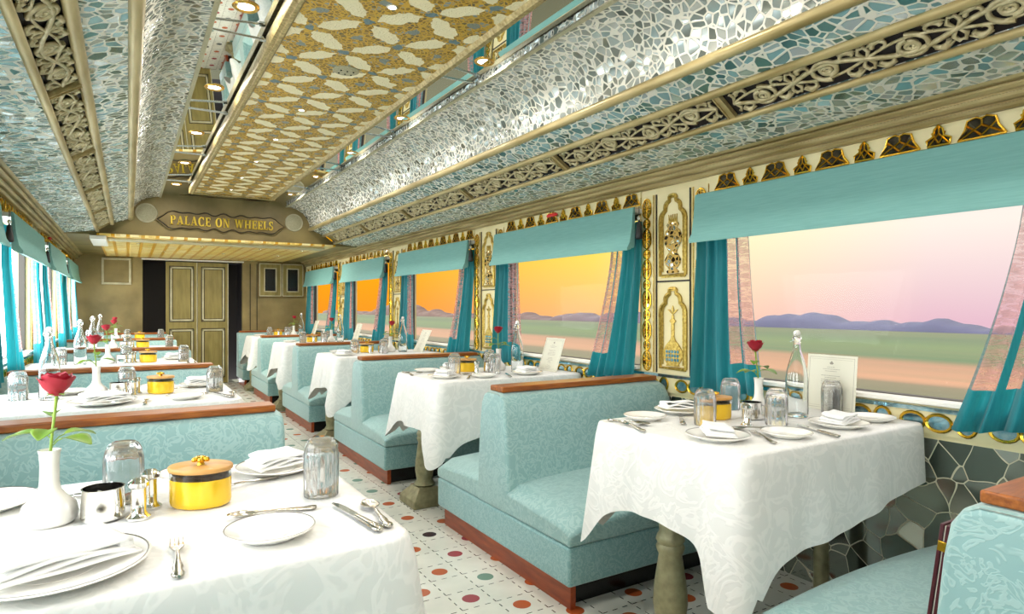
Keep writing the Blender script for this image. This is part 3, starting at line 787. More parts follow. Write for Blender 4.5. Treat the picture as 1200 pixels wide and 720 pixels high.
# fascia with the lettering, soffit beyond
def fascia():
    z0 = ZC+.733
    poly = [(2.13, z0), (2.12, ZC+.775), (2.0, ZC+.862), (1.85, ZC+.92), (1.83, ZC+.99), (1.77, ZC+1.09), (1.66, ZC+1.20), (.20, ZC+1.20), (.09, ZC+1.09), (.03, ZC+.99), (.01, ZC+.92), (-.14, ZC+.862), (-.26, ZC+.775), (-.27, z0)]
    struct(MB().prism(poly, lambda x, z: (x, YC, z), lambda x, z: (x, YC+.06, z)).build('wall_fascia', 'olive'))
    struct(MB().box(2.12, YC, z0, XR, YC+.06, z0+.5).box(XL, YC, z0, -.26, YC+.06, z0+.5).build('wall_fascia_sides', 'olive'))
    struct(MB().box(-.27, YC, z0-.012, 2.13, YE, z0).build('ceiling_soffit', 'soffit'))
    struct(MB().box(XL, YC+.05, z0+.005, -.27, YE, z0+.03).box(2.13, YC+.05, z0+.005, XR, YE, z0+.03).build('ceiling_soffit_sides', 'olive'))
    b = MB().box(-.27, YC-.045, z0-.01, 2.13, YC, z0+.012).build('trim_21', 'soffit'); struct(b)
    b = MB().box(-.18, YC+.10, z0-.035, 2.04, YC+.30, z0-.012).build('trim_22', 'pale_trim', bevel=.004); struct(b)
    b = MB().box(-.33, YC-.05, z0-.05, -.19, YC+.8, z0-.012).build('trim_23', 'white', bevel=.004); struct(b)
    # speakers
    for x, nm in ((.165, 'left'), (1.655, 'right')):
        s = tag(empty('ceiling_speaker', (x, YC-.002, ZC+.985)), 'round pale loudspeaker disc on the end fascia, %s of the lettering' % nm, 'speaker', 'round speakers on the fascia')
        g = MB().lathe([(.088, 0), (.088, .010), (.07, .016), (.002, .018)], 40).build('grille', 'speaker_grille', s, smooth=True); g.rotation_euler = (PI/2, 0, 0)
        g = MB().lathe([(.086, 0), (.100, 0), (.102, .008), (.096, .014), (.088, .012)], 40, closed=True).build('rim', 'pale_trim', s, smooth=True); g.rotation_euler = (PI/2, 0, 0)
    # scalloped carved plaque
    pq = tag(empty('name_sign', (.90, YC, ZC+.925)), 'carved olive scalloped board with raised yellow PALACE ON WHEELS lettering', 'sign')
    top = []
    for i in range(41):
        t = i/40; u = -.56+1.12*t
        top.append((u, .085+.016*math.sin(t*5*PI)**2+.012*math.sin(t*13*PI)))
    out = [(-.66, 0), (-.60, .045)]+top+[(.60, .045), (.66, 0), (.60, -.045)]+[(-u, -v) for u, v in top][::1]+[(-.60, -.045)]
    n = len(out)
    mb = MB(); mb.add([(0, -.030, 0)]+[(u, -.030, v) for u, v in out]+[(u, 0, v) for u, v in out],
        [(0, i+1, (i+1) % n+1) for i in range(n)]+[(i+1, n+i+1, n+(i+1) % n+1, (i+1) % n+1) for i in range(n)])
    mb.build('board', 'olive_dark', pq)
    out2 = [(u*.97, v*.90) for u, v in out]
    MB().tube([(u, -.032, v) for u, v in out2+[out2[0]]], .006, 5).build('carved_edge', 'door_groove', pq, smooth=True)
    lts = [MB()]
    def q(poly, ox, sc): lts[-1].prism(poly, lambda x, z: (ox+x*sc[0], -.030, (z-.5)*sc[1]), lambda x, z: (ox+x*sc[0], -.046, (z-.5)*sc[1]))
    def arc(cx, cz, rx, rz, t, a0, a1, n=14):
        res = []
        for i in range(n):
            b0 = math.radians(a0+(a1-a0)*i/n); b1 = math.radians(a0+(a1-a0)*(i+1)/n)
            tk = lambda a: t*(.55+.45*abs(math.cos(a)))
            res.append([(cx+rx*math.cos(b0), cz+rz*math.sin(b0)), (cx+rx*math.cos(b1), cz+rz*math.sin(b1)),
                        (cx+(rx-tk(b1))*math.cos(b1), cz+(rz-tk(b1)*.8)*math.sin(b1)), (cx+(rx-tk(b0))*math.cos(b0), cz+(rz-tk(b0)*.8)*math.sin(b0))])
        return res
    bx = lambda x0, z0, x1, z1: [(x0, z0), (x1, z0), (x1, z1), (x0, z1)]
    srf = lambda x0, x1, z: [bx(x0, z, x1, z+.075)]
    def E_(): return [bx(.08, 0, .28, 1), bx(0, 0, .66, .1), bx(0, .9, .66, 1), bx(.2, .46, .52, .56), bx(.60, .0, .68, .26), bx(.58, .76, .66, 1), bx(.48, .38, .55, .64)]
    G = {
        'P': (.72, [bx(.08, 0, .28, 1)]+srf(0, .38, 0)+srf(0, .3, .925)+arc(.34, .73, .34, .27, .2, -90, 90)+[bx(.24, .46, .36, .54), bx(.24, .925, .36, 1)]),
        'A': (.86, [[(.06, .0), (.15, .0), (.45, 1), (.38, 1)], [(.34, 1), (.50, 1), (.80, 0), (.58, 0)], bx(.2, .28, .62, .37)]+srf(-.02, .26, 0)+srf(.5, .88, 0)),
        'L': (.66, [bx(.08, 0, .28, 1), bx(0, 0, .62, .1), bx(.56, 0, .64, .3)]+srf(0, .38, .925)),
        'C': (.80, arc(.42, .5, .42, .52, .22, 48, 312, 20)+[bx(.66, .68, .74, 1), bx(.66, 0, .72, .26)]),
        'E': (.70, E_()),
        'O': (.88, arc(.43, .5, .43, .52, .22, 0, 360, 24)),
        'N': (.92, [bx(.10, 0, .19, 1), bx(.70, 0, .79, 1), [(.08, 1), (.28, 1), (.79, 0), (.62, 0)]]+srf(0, .3, 0)+srf(0, .24, .925)+srf(.6, .9, .925)),
        'W': (1.24, [[(.06, 1), (.26, 1), (.44, 0), (.34, 0)], [(.34, 0), (.44, 0), (.64, 1), (.55, 1)], [(.50, 1), (.70, 1), (.88, 0), (.78, 0)], [(.78, 0), (.88, 0), (1.12, 1), (1.03, 1)]]+srf(-.02, .34, .925)+srf(.46, .78, .925)+srf(.94, 1.2, .925)),
        'H': (.92, [bx(.08, 0, .27, 1), bx(.62, 0, .81, 1), bx(.2, .45, .7, .55)]+srf(0, .36, 0)+srf(0, .36, .925)+srf(.53, .89, 0)+srf(.53, .89, .925)),
        'S': (.64, arc(.30, .74, .27, .27, .17, 30, 270, 14)+arc(.30, .26, .29, .27, .17, -150, 90, 14)+[bx(.49, .70, .55, 1), bx(.02, 0, .08, .32)]),
        ' ': (.42, [])}
    txt = 'PALACE ON WHEELS'; gap = .09
    tot = sum(G[c][0] if c != ' ' else G[c][0] for c in txt)+gap*(len(txt)-1)
    sx = 1.04/tot; ox = -.52
    for c in txt:
        if c == ' ': lts.append(MB())
        for p in G[c][1]: q(p, ox, (sx, .098))
        ox += (G[c][0]+gap)*sx
    for w_ in lts: w_.build('lettering', 'yellow_letters', pq)
fascia()

# round vent in the panel, rods, lamps
v = tag(empty('ceiling_vent', (.905, 3.04, ZC+1.150)), 'small round grey vent in the gold filigree ceiling panel', 'vent')
MB().lathe([(.002, -.012), (.03, -.011), (.05, -.009), (.062, -.004), (.064, 0)], 32).build('cap', 'speaker_grille', v, smooth=True)
g = MB()
for dx in (-.03, .0, .03):
    for dy in (-.02, .02): g.lathe([(.001, -.0135), (.004, -.0135), (.004, -.0105)], 8, (dx, dy, 0))
g.build('grille_holes', 'recess', v)
def rod():
    r = empty('ceiling_rod')
    MB().tube([(-.115, 0, 0), (.115, 0, 0)], .006, 8).build('bar', 'chrome', r, smooth=True)
    MB().tube([(-.118, 0, 0), (-.095, 0, 0)], .011, 10).build('end_collar', 'chrome', r, smooth=True)
    MB().tube([(.095, 0, 0), (.118, 0, 0)], .011, 10).build('end_collar', 'chrome', r, smooth=True)
    return r
def downlight():
    r = empty('ceiling_downlight')
    MB().lathe([(.032, 0), (.050, 0), (.052, -.004), (.046, -.010), (.034, -.006)], 28, closed=True).build('ring', 'lamp_ring', r, smooth=True)
    MB().lathe([(.001, -.004), (.033, -.004), (.033, 0)], 24).build('lens', 'lens', r)
    return r
def spotlet():
    r = empty('ceiling_spotlight')
    MB().lathe([(.014, 0), (.022, 0), (.022, -.004), (.015, -.006)], 20, closed=True).build('ring', 'steel', r, smooth=True)
    MB().lathe([(.001, -.003), (.015, -.003), (.015, 0)], 16).build('lens', 'lens', r)
    return r
MAKERS.update(rod=rod, downlight=downlight, spotlet=spotlet); CATS.update(rod='rod', downlight='ceiling light', spotlet='ceiling light')
def lamp(x, y, z, power, size=.06):
    l = bpy.data.lights.new('lamp', 'AREA'); l.shape = 'DISK'; l.size = size; l.energy = power; l.color = (1, .95, .88)
    o = bpy.data.objects.new('lamp', l); COL.objects.link(o); o.location = (x, y, z)
    return o
NUM = ['first', 'second', 'third', 'fourth', 'fifth', 'sixth', 'seventh', 'eighth', 'ninth', 'tenth', 'eleventh', 'twelfth']
for sn, xx in (('left', .400), ('right', 1.455)):
    for i, y in enumerate((1.72, 2.92, 4.15, 5.38, 6.60)):
        place('rod', (xx-.003 if sn == 'left' else xx, y, ZC+1.170), 0, 'thin metal rod across the %s mirror slot of the ceiling, %s from the camera' % (sn, NUM[i]), 'rods across the %s mirror slot' % sn)
    for i, y in enumerate((-1.3, -.3, .66, 1.70, 2.70, 3.78, 4.83, 5.88, 6.95)):
        nm = ('behind the camera, number %d' % i) if y < 0 else '%s from the camera' % NUM[i-2]
        if y > 0: place('downlight', (xx+(.0 if sn == 'left' else .03), y, ZC+1.20), 0, 'round gold-ringed lamp in the %s ceiling mirror slot, %s' % (sn, nm), 'round lamps in the %s mirror slot' % sn)
        lamp(xx+(.0 if sn == 'left' else .03), y, ZC+1.19, 3.6)
for i, y in enumerate((.75, 1.5, 2.3, 3.78, 4.53, 5.30, 6.03, 6.7)):
    place('spotlet', (.863, y, ZC+1.150), 0, 'tiny bright spotlight in the filigree ceiling panel, %s from the camera' % NUM[i], 'tiny spotlights in the centre panel')
    lamp(.863, y, ZC+1.140, 3, .03)
for i, (x, y) in enumerate(((.1, 8.3), (.75, 8.3), (1.4, 8.3), (1.9, 8.3), (.4, 9.3), (1.1, 9.3), (1.8, 9.3))):
    place('spotlet', (x, y, ZC+.721), 0, 'small spotlight in the yellow soffit before the doors, %s row, %s from the left' % ('front' if y < 9 else 'rear', NUM[i if i < 4 else i-4]), 'spotlights in the yellow soffit')
    lamp(x, y, ZC+.712, 5, .03)

# ------------------------------------------------------------------ booths
def booth(side, half=None):
    """side 1: window at XR.  back-to-back upholstered bench; local origin on the floor below the back"""
    r = empty('booth_bench')
    xa, xw = (1.44, XR-.015) if side == 1 else (.50, XL+.015)
    s = 1 if side == 1 else -1      # direction from the aisle to the window
    def X(d): return xa+s*d
    Wd = abs(xw-xa)
    def bx(mb, d0, y0, z0, d1, y1, z1):
        a, b = sorted((X(d0), X(d1))); return mb.box(a, y0, z0, b, y1, z1)
    ya, yb = (-.60, .60) if half is None else ((-.60, .10) if half == 'near' else (-.1, .60))
    bx(MB(), .030, ya+.03, 0, .055, yb-.03, .10).build('plinth', 'plinth_wood', r)
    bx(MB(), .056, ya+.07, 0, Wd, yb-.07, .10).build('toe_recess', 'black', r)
    bx(MB(), 0, ya, .10, Wd, yb, .255).build('base', 'aqua_base', r, bevel=.012)
    for sy, nm in ((-1, 'near'), (1, 'far')):
        if half == 'near' and sy == 1: continue
        if half == 'far' and sy == -1: continue
        def fn(u, v, sy=sy):
            return (0, 0, 0)
        # cushion: crowned block
        nu, nv = 16, 10; mb = MB(); d0, d1 = .0, Wd-.005; y0, y1 = .125*sy, (.605)*sy
        top = []
        for j in range(nv+1):
            for i in range(nu+1):
                u, v = i/nu, j/nv
                eu = min(u, 1-u)*Wd; ev = min((1-v)*.48, .2)
                e = 1-math.exp(-eu/.035); f = 1-math.exp(-ev/.035)
                z = .258+.095*(1-(1-e)**2*.35)*(1-(1-f)**2*.35)+.042*math.sin(min(u, 1-u)*PI)*.6+.030*(1-v)
                d = d0+(d1-d0)*u; y = y0+(y1-y0)*v
                top.append((X(d), y, z))
        n = len(top); mb.v += top
        W_ = nu+1
        for j in range(nv):
            for i in range(nu): mb.f.append((j*W_+i, j*W_+i+1, (j+1)*W_+i+1, (j+1)*W_+i))
        ring = [i for i in range(W_)]+[j*W_+nu for j in range(1, nv+1)]+[nv*W_+i for i in range(nu-1, -1, -1)]+[j*W_ for j in range(nv-1, 0, -1)]
        base = len(mb.v)
        for idx in ring: x_, y_, z_ = mb.v[idx]; mb.v.append((x_, y_, .257))
        for q in range(len(ring)): mb.f.append((ring[q], ring[(q+1) % len(ring)], base+(q+1) % len(ring), base+q))
        mb.f.append(tuple(base+q for q in range(len(ring))))
        mb.build('seat_cushion', 'aqua', r, smooth=True, bevel=.010, angle=50)
    # backrest: reclined both sides, rounded shoulders
    prof = []
    pts = [(-.148, .257), (-.140, .45), (-.118, .66), (-.104, .735), (-.080, .772), (-.05, .784), (.05, .784), (.080, .772), (.104, .735), (.118, .66), (.140, .45), (.148, .257)]
    if half == 'near': pts = [(y, z) for y, z in pts if y < .06]+[(.09, .784), (.09, .257)]
    if half == 'far': pts = [(-.09, .257), (-.09, .784)]+[(y, z) for y, z in pts if y > -.06]
    mb = MB(); D = [0, .012, .035]+[.035+(Wd-.085)*i/8 for i in range(1, 9)]+[Wd-.025, Wd]
    m = len(pts)
    for q, d in enumerate(D):
        k = 1 if 0 < q < len(D)-1 else .93
        drop = 0
        if q >= len(D)-2: drop = .05 if q == len(D)-1 else .015
        for y, z in pts: mb.v.append((X(d), y*k, z if z < .3 else z-(drop+(.010 if q == 0 else 0))))
    for q in range(len(D)-1):
        for i in range(m): mb.f.append((q*m+i, q*m+(i+1) % m, (q+1)*m+(i+1) % m, (q+1)*m+i))
    mb.f.append(tuple(range(m))); mb.f.append(tuple((len(D)-1)*m+i for i in range(m)))
    mb.build('backrest', 'aqua', r, smooth=True, angle=50, bevel=.008)
    # piping along the front edges of the back end
    y0, y1 = (-.058, .058)
    bx(MB(), .025, y0, .786, Wd-.06, y1, .812).build('wood_rail', 'rail_wood', r, bevel=.005)
    return r
BY = [.54+2.02*k for k in range(5)]
BY = [.54, 2.55, 4.58, 6.61, 8.64]
WH = ['nearest the camera', 'second from the camera', 'third from the camera', 'fourth from the camera', 'fifth from the camera']
for side, sn in ((1, 'right'), (-1, 'left')):
    first = None
    for i, y in enumerate(BY):
        o = booth(side) if first is None else copy_tree(first)
        first = first or o
        o.location = (0, y-(.10 if side == -1 and i == 0 else 0), 0)
        tag(o, 'aqua damask back-to-back booth bench on the %s, %s' % (sn, WH[i]), 'bench', 'aqua booth benches along the %s windows' % sn)
    o = booth(side, 'near'); o.location = (0, YE-.09, 0); o.scale = (1, .9, 1)
    tag(o, 'aqua damask single bench against the end wall on the %s' % sn, 'bench', 'aqua booth benches along the %s windows' % sn)

# ------------------------------------------------------------------ tables and cloths
def table(side):
    r = empty('dining_table')
    x0, x1 = (1.50, 2.44) if side == 1 else (-.60, .43)
    MB().box(x0, -.31, TOPZ-.035, x1, .31, TOPZ-.008).build('tabletop', 'door_olive', r, bevel=.006)
    xl = 1.53 if side == 1 else .36
    prof = [(.055, .10), (.075, .115), (.055, .14), (.066, .20), (.064, .25), (.054, .31), (.044, .365), (.052, .378), (.056, .39), (.048, .402), (.056, .414), (.052, .426), (.042, .44), (.048, .56), (.06, .70), (.07, .725)]
    MB().lathe([(a_*.85, b_) for a_, b_ in prof], 24, (xl, 0, 0)).build('pedestal', 'pedestal', r, smooth=True, angle=50)
    b = MB(); w = .115
    b.add([(xl-w, -w, 0), (xl+w, -w, 0), (xl+w, w, 0), (xl-w, w, 0), (xl-w, -w, .045), (xl+w, -w, .045), (xl+w, w, .045), (xl-w, w, .045), (xl-.06, -.06, .105), (xl+.06, -.06, .105), (xl+.06, .06, .105), (xl-.06, .06, .105)],
          [(0, 3, 2, 1), (0, 1, 5, 4), (1, 2, 6, 5), (2, 3, 7, 6), (3, 0, 4, 7), (4, 5, 9, 8), (5, 6, 10, 9), (6, 7, 11, 10), (7, 4, 8, 11), (8, 9, 10, 11)])
    b.build('foot', 'pedestal', r, bevel=.006)
    xs = 2.36 if side == 1 else -.52
    MB().lathe([(.07, 0), (.07, .02), (.03, .03), (.025, .70), (.06, .725)], 16, (xs, 0, 0)).build('rear_post', 'pedestal', r, smooth=True, angle=50)
    return r
M['pedestal'] = mottled('pedestal_paint', lin(132, 128, 96), lin(166, 160, 124), 30, .4, .3, bmp=.2)
def cloth(side, seed, name='tablecloth', cd=.20):
    rnd = random.Random(seed)
    x0, x1 = (1.475, 2.478) if side == 1 else (-.635, .455)
    y0, y1 = (-.335, .335) if side == 1 else (-.375, .375)
    rc = .045
    # perimeter samples
    P = []; 
    def corner(cx, cy, a0):
        for i in range(9):
            a = a0+i/8*PI/2; P.append((cx+rc*math.cos(a), cy+rc*math.sin(a), math.cos(a), math.sin(a)))
    def edge(ax, ay, bx_, by_, nx, ny, n):
        for i in range(1, n): t = i/n; P.append((ax+(bx_-ax)*t, ay+(by_-ay)*t, nx, ny))
    corner(x0+rc, y0+rc, PI); edge(x0+rc, y0, x1-rc, y0, 0, -1, 56)
    corner(x1-rc, y0+rc, -PI/2); edge(x1, y0+rc, x1, y1-rc, 1, 0, 36)
    corner(x1-rc, y1-rc, 0); edge(x1-rc, y1, x0+rc, y1, 0, 1, 56)
    corner(x0+rc, y1-rc, PI/2); edge(x0, y1-rc, x0, y0+rc, -1, 0, 36)
    n = len(P); xa = x0 if side == 1 else x1
    ax = -1 if side == 1 else 1
    ph = [rnd.uniform(0, 6.28) for _ in range(6)]
    rings = []
    z0 = TOPZ
    cxm = (x0+x1)/2
    for e, dz in ((.05, 0), (.3, 0), (.6, 0), (.9, 0)):
        rings.append([(cxm+(x-nx*.02-cxm)*e, (y-ny*.02)*e, z0) for x, y, nx, ny in P])
    for e, dz in ((.015, 0), (.004, -.002), (0, -.008)):
        rings.append([(x-nx*e, y-ny*e, z0+dz) for x, y, nx, ny in P])
    T = 12
    s = 0; arcl = [0]
    for i in range(1, n): arcl.append(arcl[-1]+math.hypot(P[i][0]-P[i-1][0], P[i][1]-P[i-1][1]))
    for j in range(1, T+1):
        t = j/T; ring = []
        for i, (x, y, nx, ny) in enumerate(P):
            wc = 0; dirx = diry = 0
            for cy in (y0, y1):
                d = math.hypot(x-xa, y-cy); w = math.exp(-(d/.095)**2)*(1 if cy < 0 else .75)
                if w > wc: wc = w; diry = (1 if cy > 0 else -1)
            aisle = math.exp(-((x-xa)/.09)**2)
            wall = math.exp(-((x-(x1 if side == 1 else x0))/.10)**2)
            drop = .240+cd*wc+.03*aisle*(1-wc)-.03*wall+.018*math.sin(arcl[i]*9+ph[0])
            if aisle < .5: drop = min(drop+.2, .350-.15*min(1, abs(x-xa)/1.0)+(cd-.10)*wc+.008*math.sin(arcl[i]*9+ph[0]))
            ff = math.sin(arcl[i]*2*PI/.26+ph[1])*.6+math.sin(arcl[i]*2*PI/.15+ph[2])*.4
            out = .006+t*(.012+.014*ff*(1-wall)+.020*aisle)
            ring.append((x+nx*out+ax*wc*.055*t, y+ny*out*.5+diry*wc*.012*t, z0-.010-drop*t))
        rings.append(ring)
    mb = MB()
    for rg in rings: mb.v += rg
    for q in range(len(rings)-1):
        for i in range(n): mb.f.append((q*n+i, q*n+(i+1) % n, (q+1)*n+(i+1) % n, (q+1)*n+i))
    mb.f.append(tuple(range(n)))
    return mb.build(name, 'cloth', None, smooth=True, angle=75)
TY = [1.51+2.025*k for k in range(5)]
TN = {1: ['nearest right-hand table', 'second right-hand table', 'third right-hand table', 'fourth right-hand table', 'last right-hand table'],
      -1: ['nearest left-hand table', 'second left-hand table', 'third left-hand table', 'fourth left-hand table', 'last left-hand table']}
LY = -.05   # left tables stand a little nearer the camera than the right ones
for side, sn in ((1, 'right'), (-1, 'left')):
    first = None
    for i, y in enumerate(TY):
        yy = y+(LY if side == -1 else 0)
        o = table(side) if first is None else copy_tree(first)
        first = first or o; o.location = (0, yy, 0)
        tag(o, 'pedestal dining table under a white cloth, %s' % TN[side][i], 'table', 'dining tables on the %s' % sn)
        c = cloth(side, 11+i*3+side, cd=.23 if side == 1 or i == 0 else .10); c.location = (0, yy, 0)
        tag(c, 'white damask tablecloth draped over the %s' % TN[side][i], 'tablecloth', 'white tablecloths on the %s' % sn)

# ------------------------------------------------------------------ tableware
def tumbler():
    H = .128
    prof_o = [(.0365, 0), (.0375, .004), (.0370, .03), (.0378, .075), (.0375, .092), (.034, .112), (.028, .124), (.022, .128)]
    prof_i = [(.002, .112), (.018, .111), (.027, .105), (.032, .092), (.0335, .06), (.0335, .004)]
    fl = lambda a, z: 1+(.035*math.cos(a*14) if .012 < z < .10 else .012*math.cos(a*14))
    mb = MB(); seg = 56
    pr = prof_o+prof_i[::1]
    # one closed shell: outside up, across the foot, inside down
    ro = prof_o+[(.001, .127)]
    vs = []
    for r, z in ro: vs += [(r*fl(2*PI*k/seg, z)*math.cos(2*PI*k/seg), r*fl(2*PI*k/seg, z)*math.sin(2*PI*k/seg), z) for k in range(seg)]
    ri = prof_i[::-1]
    for r, z in ri[::1]: vs += [(r*math.cos(2*PI*k/seg), r*math.sin(2*PI*k/seg), z) for k in range(seg)]
    no, ni = len(ro), len(ri); fs = []
    def quad(a, b):
        for k in range(seg): fs.append((a*seg+k, a*seg+(k+1) % seg, b*seg+(k+1) % seg, b*seg+k))
    for i in range(no-1): quad(i, i+1)
    quad(0, no)
    for i in range(ni-1): quad(no+i, no+i+1)
    fs.append(tuple((no-1)*seg+k for k in range(seg))); fs.append(tuple((no+ni-1)*seg+k for k in range(seg)))
    mb.add(vs, fs)
    return mb.build('glass_tumbler', 'cutglass', None, smooth=True, angle=60)
def plate(R, name='dinner_plate'):
    r = empty(name)
    prof = [(.001, .0), (R*.62, 0), (R*.66, .003), (R*.97, .014), (R, .0165), (R*.985, .0185), (R*.95, .0175), (R*.68, .0085), (R*.60, .006), (R*.28, .0055), (.001, .0055)]
    MB().lathe(prof, 56).build('dish', 'porcelain', r, smooth=True, angle=70)
    MB().lathe([(R*.958, .0180), (R*.966, .0188), (R*.974, .0190), (R*.966, .0182)], 56, closed=True).build('rim_line', 'rimline', r, smooth=True)
    MB().lathe([(R*.42, .0062), (R*.43, .0070), (R*.44, .0062)], 48, closed=True).build('well_line', 'porcelain', r, smooth=True)
    return r
def napkin(sz=.075):
    r = empty('folded_napkin')
    def layer(z, w, l, th, off, curl):
        def fn(u, v):
            x = (u-.5)*w*2*(1-.15*v); y = (v-.5)*l*2
            bulge = math.sin(u*PI)*.006
            return (x+off, y, z+curl*(v**2)*.8+bulge+.003*math.sin(u*7+z*300))
        return grid_mesh(fn, 12, 8).build('fold', 'napkin', r, smooth=True, angle=90, solid=th)
    layer(.004, sz, sz*.62, .004, 0, .004); layer(.010, sz*.97, sz*.58, .004, .002, .005)
    layer(.016, sz*.95, sz*.55, .004, -.003, .007); layer(.023, sz*.9, sz*.5, .005, .001, .010)
    tb = [(sz*.9*math.cos(a*.3), 0, 0) for a in range(3)]
    MB().lathe([(.001, -sz*.5), (.0085, -sz*.48), (.0100, 0), (.0085, sz*.48), (.001, sz*.5)], 14, (0, 0, 0), 1.2, .9).build('rolled_edge', 'napkin', r, smooth=True)
    o = kids(r)[-1]
    o.rotation_euler = (PI/2, 0, 0); o.location = (sz*.82, 0, .020)
    return r
def loft_path(sections, name, mat, parent):
    """sections: (y, half width, z, half thickness)"""
    mb = MB()
    for y, w, z, t in sections:
        for k in range(10):
            a = 2*PI*k/10; mb.v.append((w*math.cos(a), y, z+t*math.sin(a)))
    m = len(sections)
    for i in range(m-1):
        for k in range(10): mb.f.append((i*10+k, i*10+(k+1) % 10, (i+1)*10+(k+1) % 10, (i+1)*10+k))
    mb.f.append(tuple(range(10))[::-1]); mb.f.append(tuple((m-1)*10+k for k in range(10)))
    return mb.build(name, mat, parent, smooth=True, angle=60)
HANDLE = [(-.095, .004, .004, .003), (-.090, .009, .004, .004), (-.080, .0105, .004, .004), (-.068, .007, .004, .0035), (-.055, .0085, .005, .0035), (-.035, .0055, .006, .003), (-.010, .004, .008, .0025), (.015, .0032, .009, .0024)]
def spoon():
    r = empty('table_spoon')
    loft_path(HANDLE, 'handle', 'cutlery', r)
    def fn(u, v):
        a = 2*PI*u; rr = v
        w = .0185*(1-.12*math.sin(a)); l = .030
        return (w*rr*math.cos(a), .045+l*rr*math.sin(a), .003+.007*rr*rr)
    grid_mesh(fn, 24, 5, True).build('bowl', 'cutlery', r, smooth=True, angle=90, solid=.0014)
    return r
def fork():
    r = empty('table_fork')
    loft_path(HANDLE, 'handle', 'cutlery', r)
    t = MB()
    t.prism([(-.003, .013), (.003, .013), (.009, .030), (.0115, .040), (-.0115, .040), (-.009, .030)], lambda x, y: (x, y, .006), lambda x, y: (x, y, .0085))
    for q in (-.0098, -.0033, .0033, .0098):
        t.tube([(q, .038, .0072), (q, .058, .0050), (q*1.02, .078, .0090)], [.0020, .0018, .0009], 6)
    t.build('tines', 'cutlery', r, smooth=True, angle=50)
    return r
def knife():
    r = empty('table_knife')
    loft_path([(-.10, .004, .006, .003), (-.095, .0095, .006, .005), (-.080, .0105, .006, .0055), (-.05, .0085, .006, .005), (-.02, .0075, .006, .0045), (0, .006, .006, .004)], 'handle', 'cutlery', r)
    out = [(-.005, 0), (.007, 0), (.010, .02), (.0105, .07), (.008, .095), (.002, .110), (-.004, .105), (-.005, .08)]
    MB().prism(out, lambda x, y: (x, y, .005), lambda x, y: (x, y, .0066)).build('blade', 'steel', r)
    return r
def shaker():
    r = empty('salt_shaker')
    MB().lathe([(.001, 0), (.022, 0), (.022, .004), (.016, .009), (.0135, .014), (.0135, .058), (.015, .061)], 28).build('body', 'steel', r, smooth=True, angle=45)
    MB().lathe([(.015, .061), (.0185, .064), (.0185, .072), (.015, .075), (.010, .079), (.001, .080)], 28).build('cap', 'steel', r, smooth=True, angle=45)
    return r
def sugar_bowl():
    r = empty('silver_bowl')
    MB().lathe([(.001, 0), (.034, 0), (.038, .003), (.0375, .03), (.036, .060), (.0375, .0625), (.0345, .0625), (.0345, .055), (.035, .01), (.001, .006)], 40).build('cup', 'steel', r, smooth=True, angle=45)
    pts = [(.036+.020*math.sin(a/10*PI), 0, .052-.040*a/10) for a in range(11)]
    MB().tube(pts, .0028, 8).build('handle', 'steel', r, smooth=True)
    return r
def butter_dish():
    r = empty('honey_dish'); sx, sy = 1.0, .78; R = .062
    MB().lathe([(.001, 0), (R*.90, 0), (R*.98, .004), (R, .012), (R, .058), (R*.985, .058), (R*.97, .012), (R*.88, .005), (.001, .004)], 48, (0, 0, 0), sx, sy).build('yellow_bowl', 'honey', r, smooth=True, angle=50)
    MB().lathe([(.001, .052), (R*.90, .054), (R*.90, .066), (.001, .068)], 40, (0, 0, 0), sx, sy).build('filling', 'nuts', r, smooth=True)
    MB().lathe([(R*.985, .0585), (R, .0585), (R, .072), (R*.96, .072), (R*.96, .0585)], 48, (0, 0, 0), sx, sy, closed=True).build('glass_band', 'glass', r, smooth=True, angle=50)
    MB().lathe([(.001, .073), (R*1.02, .073), (R*1.05, .0755), (R*1.05, .081), (R*1.02, .083), (.001, .084)], 48, (0, 0, 0), sx, sy).build('wooden_lid', 'wood_lid', r, smooth=True, angle=50)
    k = MB()
    k.lathe([(.001, .084), (.008, .084), (.006, .090), (.010, .094), (.011, .098), (.007, .102), (.001, .103)], 16)
    for a in range(5):
        an = a*2*PI/5; k.lathe([(.001, .090), (.006, .091), (.007, .095), (.005, .099), (.001, .100)], 10, (.012*math.cos(an), .009*math.sin(an), 0))
    k.build('gilt_knob', 'brass', r, smooth=True)
    return r
def vase():
    prof = [(.001, 0), (.040, 0), (.046, .006), (.048, .02), (.043, .038), (.028, .052), (.019, .064), (.0165, .08), (.016, .115), (.0175, .135), (.0195, .142), (.0165, .142), (.0135, .13), (.0130, .08), (.001, .078)]
    return MB().lathe(prof, 36).build('bud_vase', 'porcelain', None, smooth=True, angle=70)
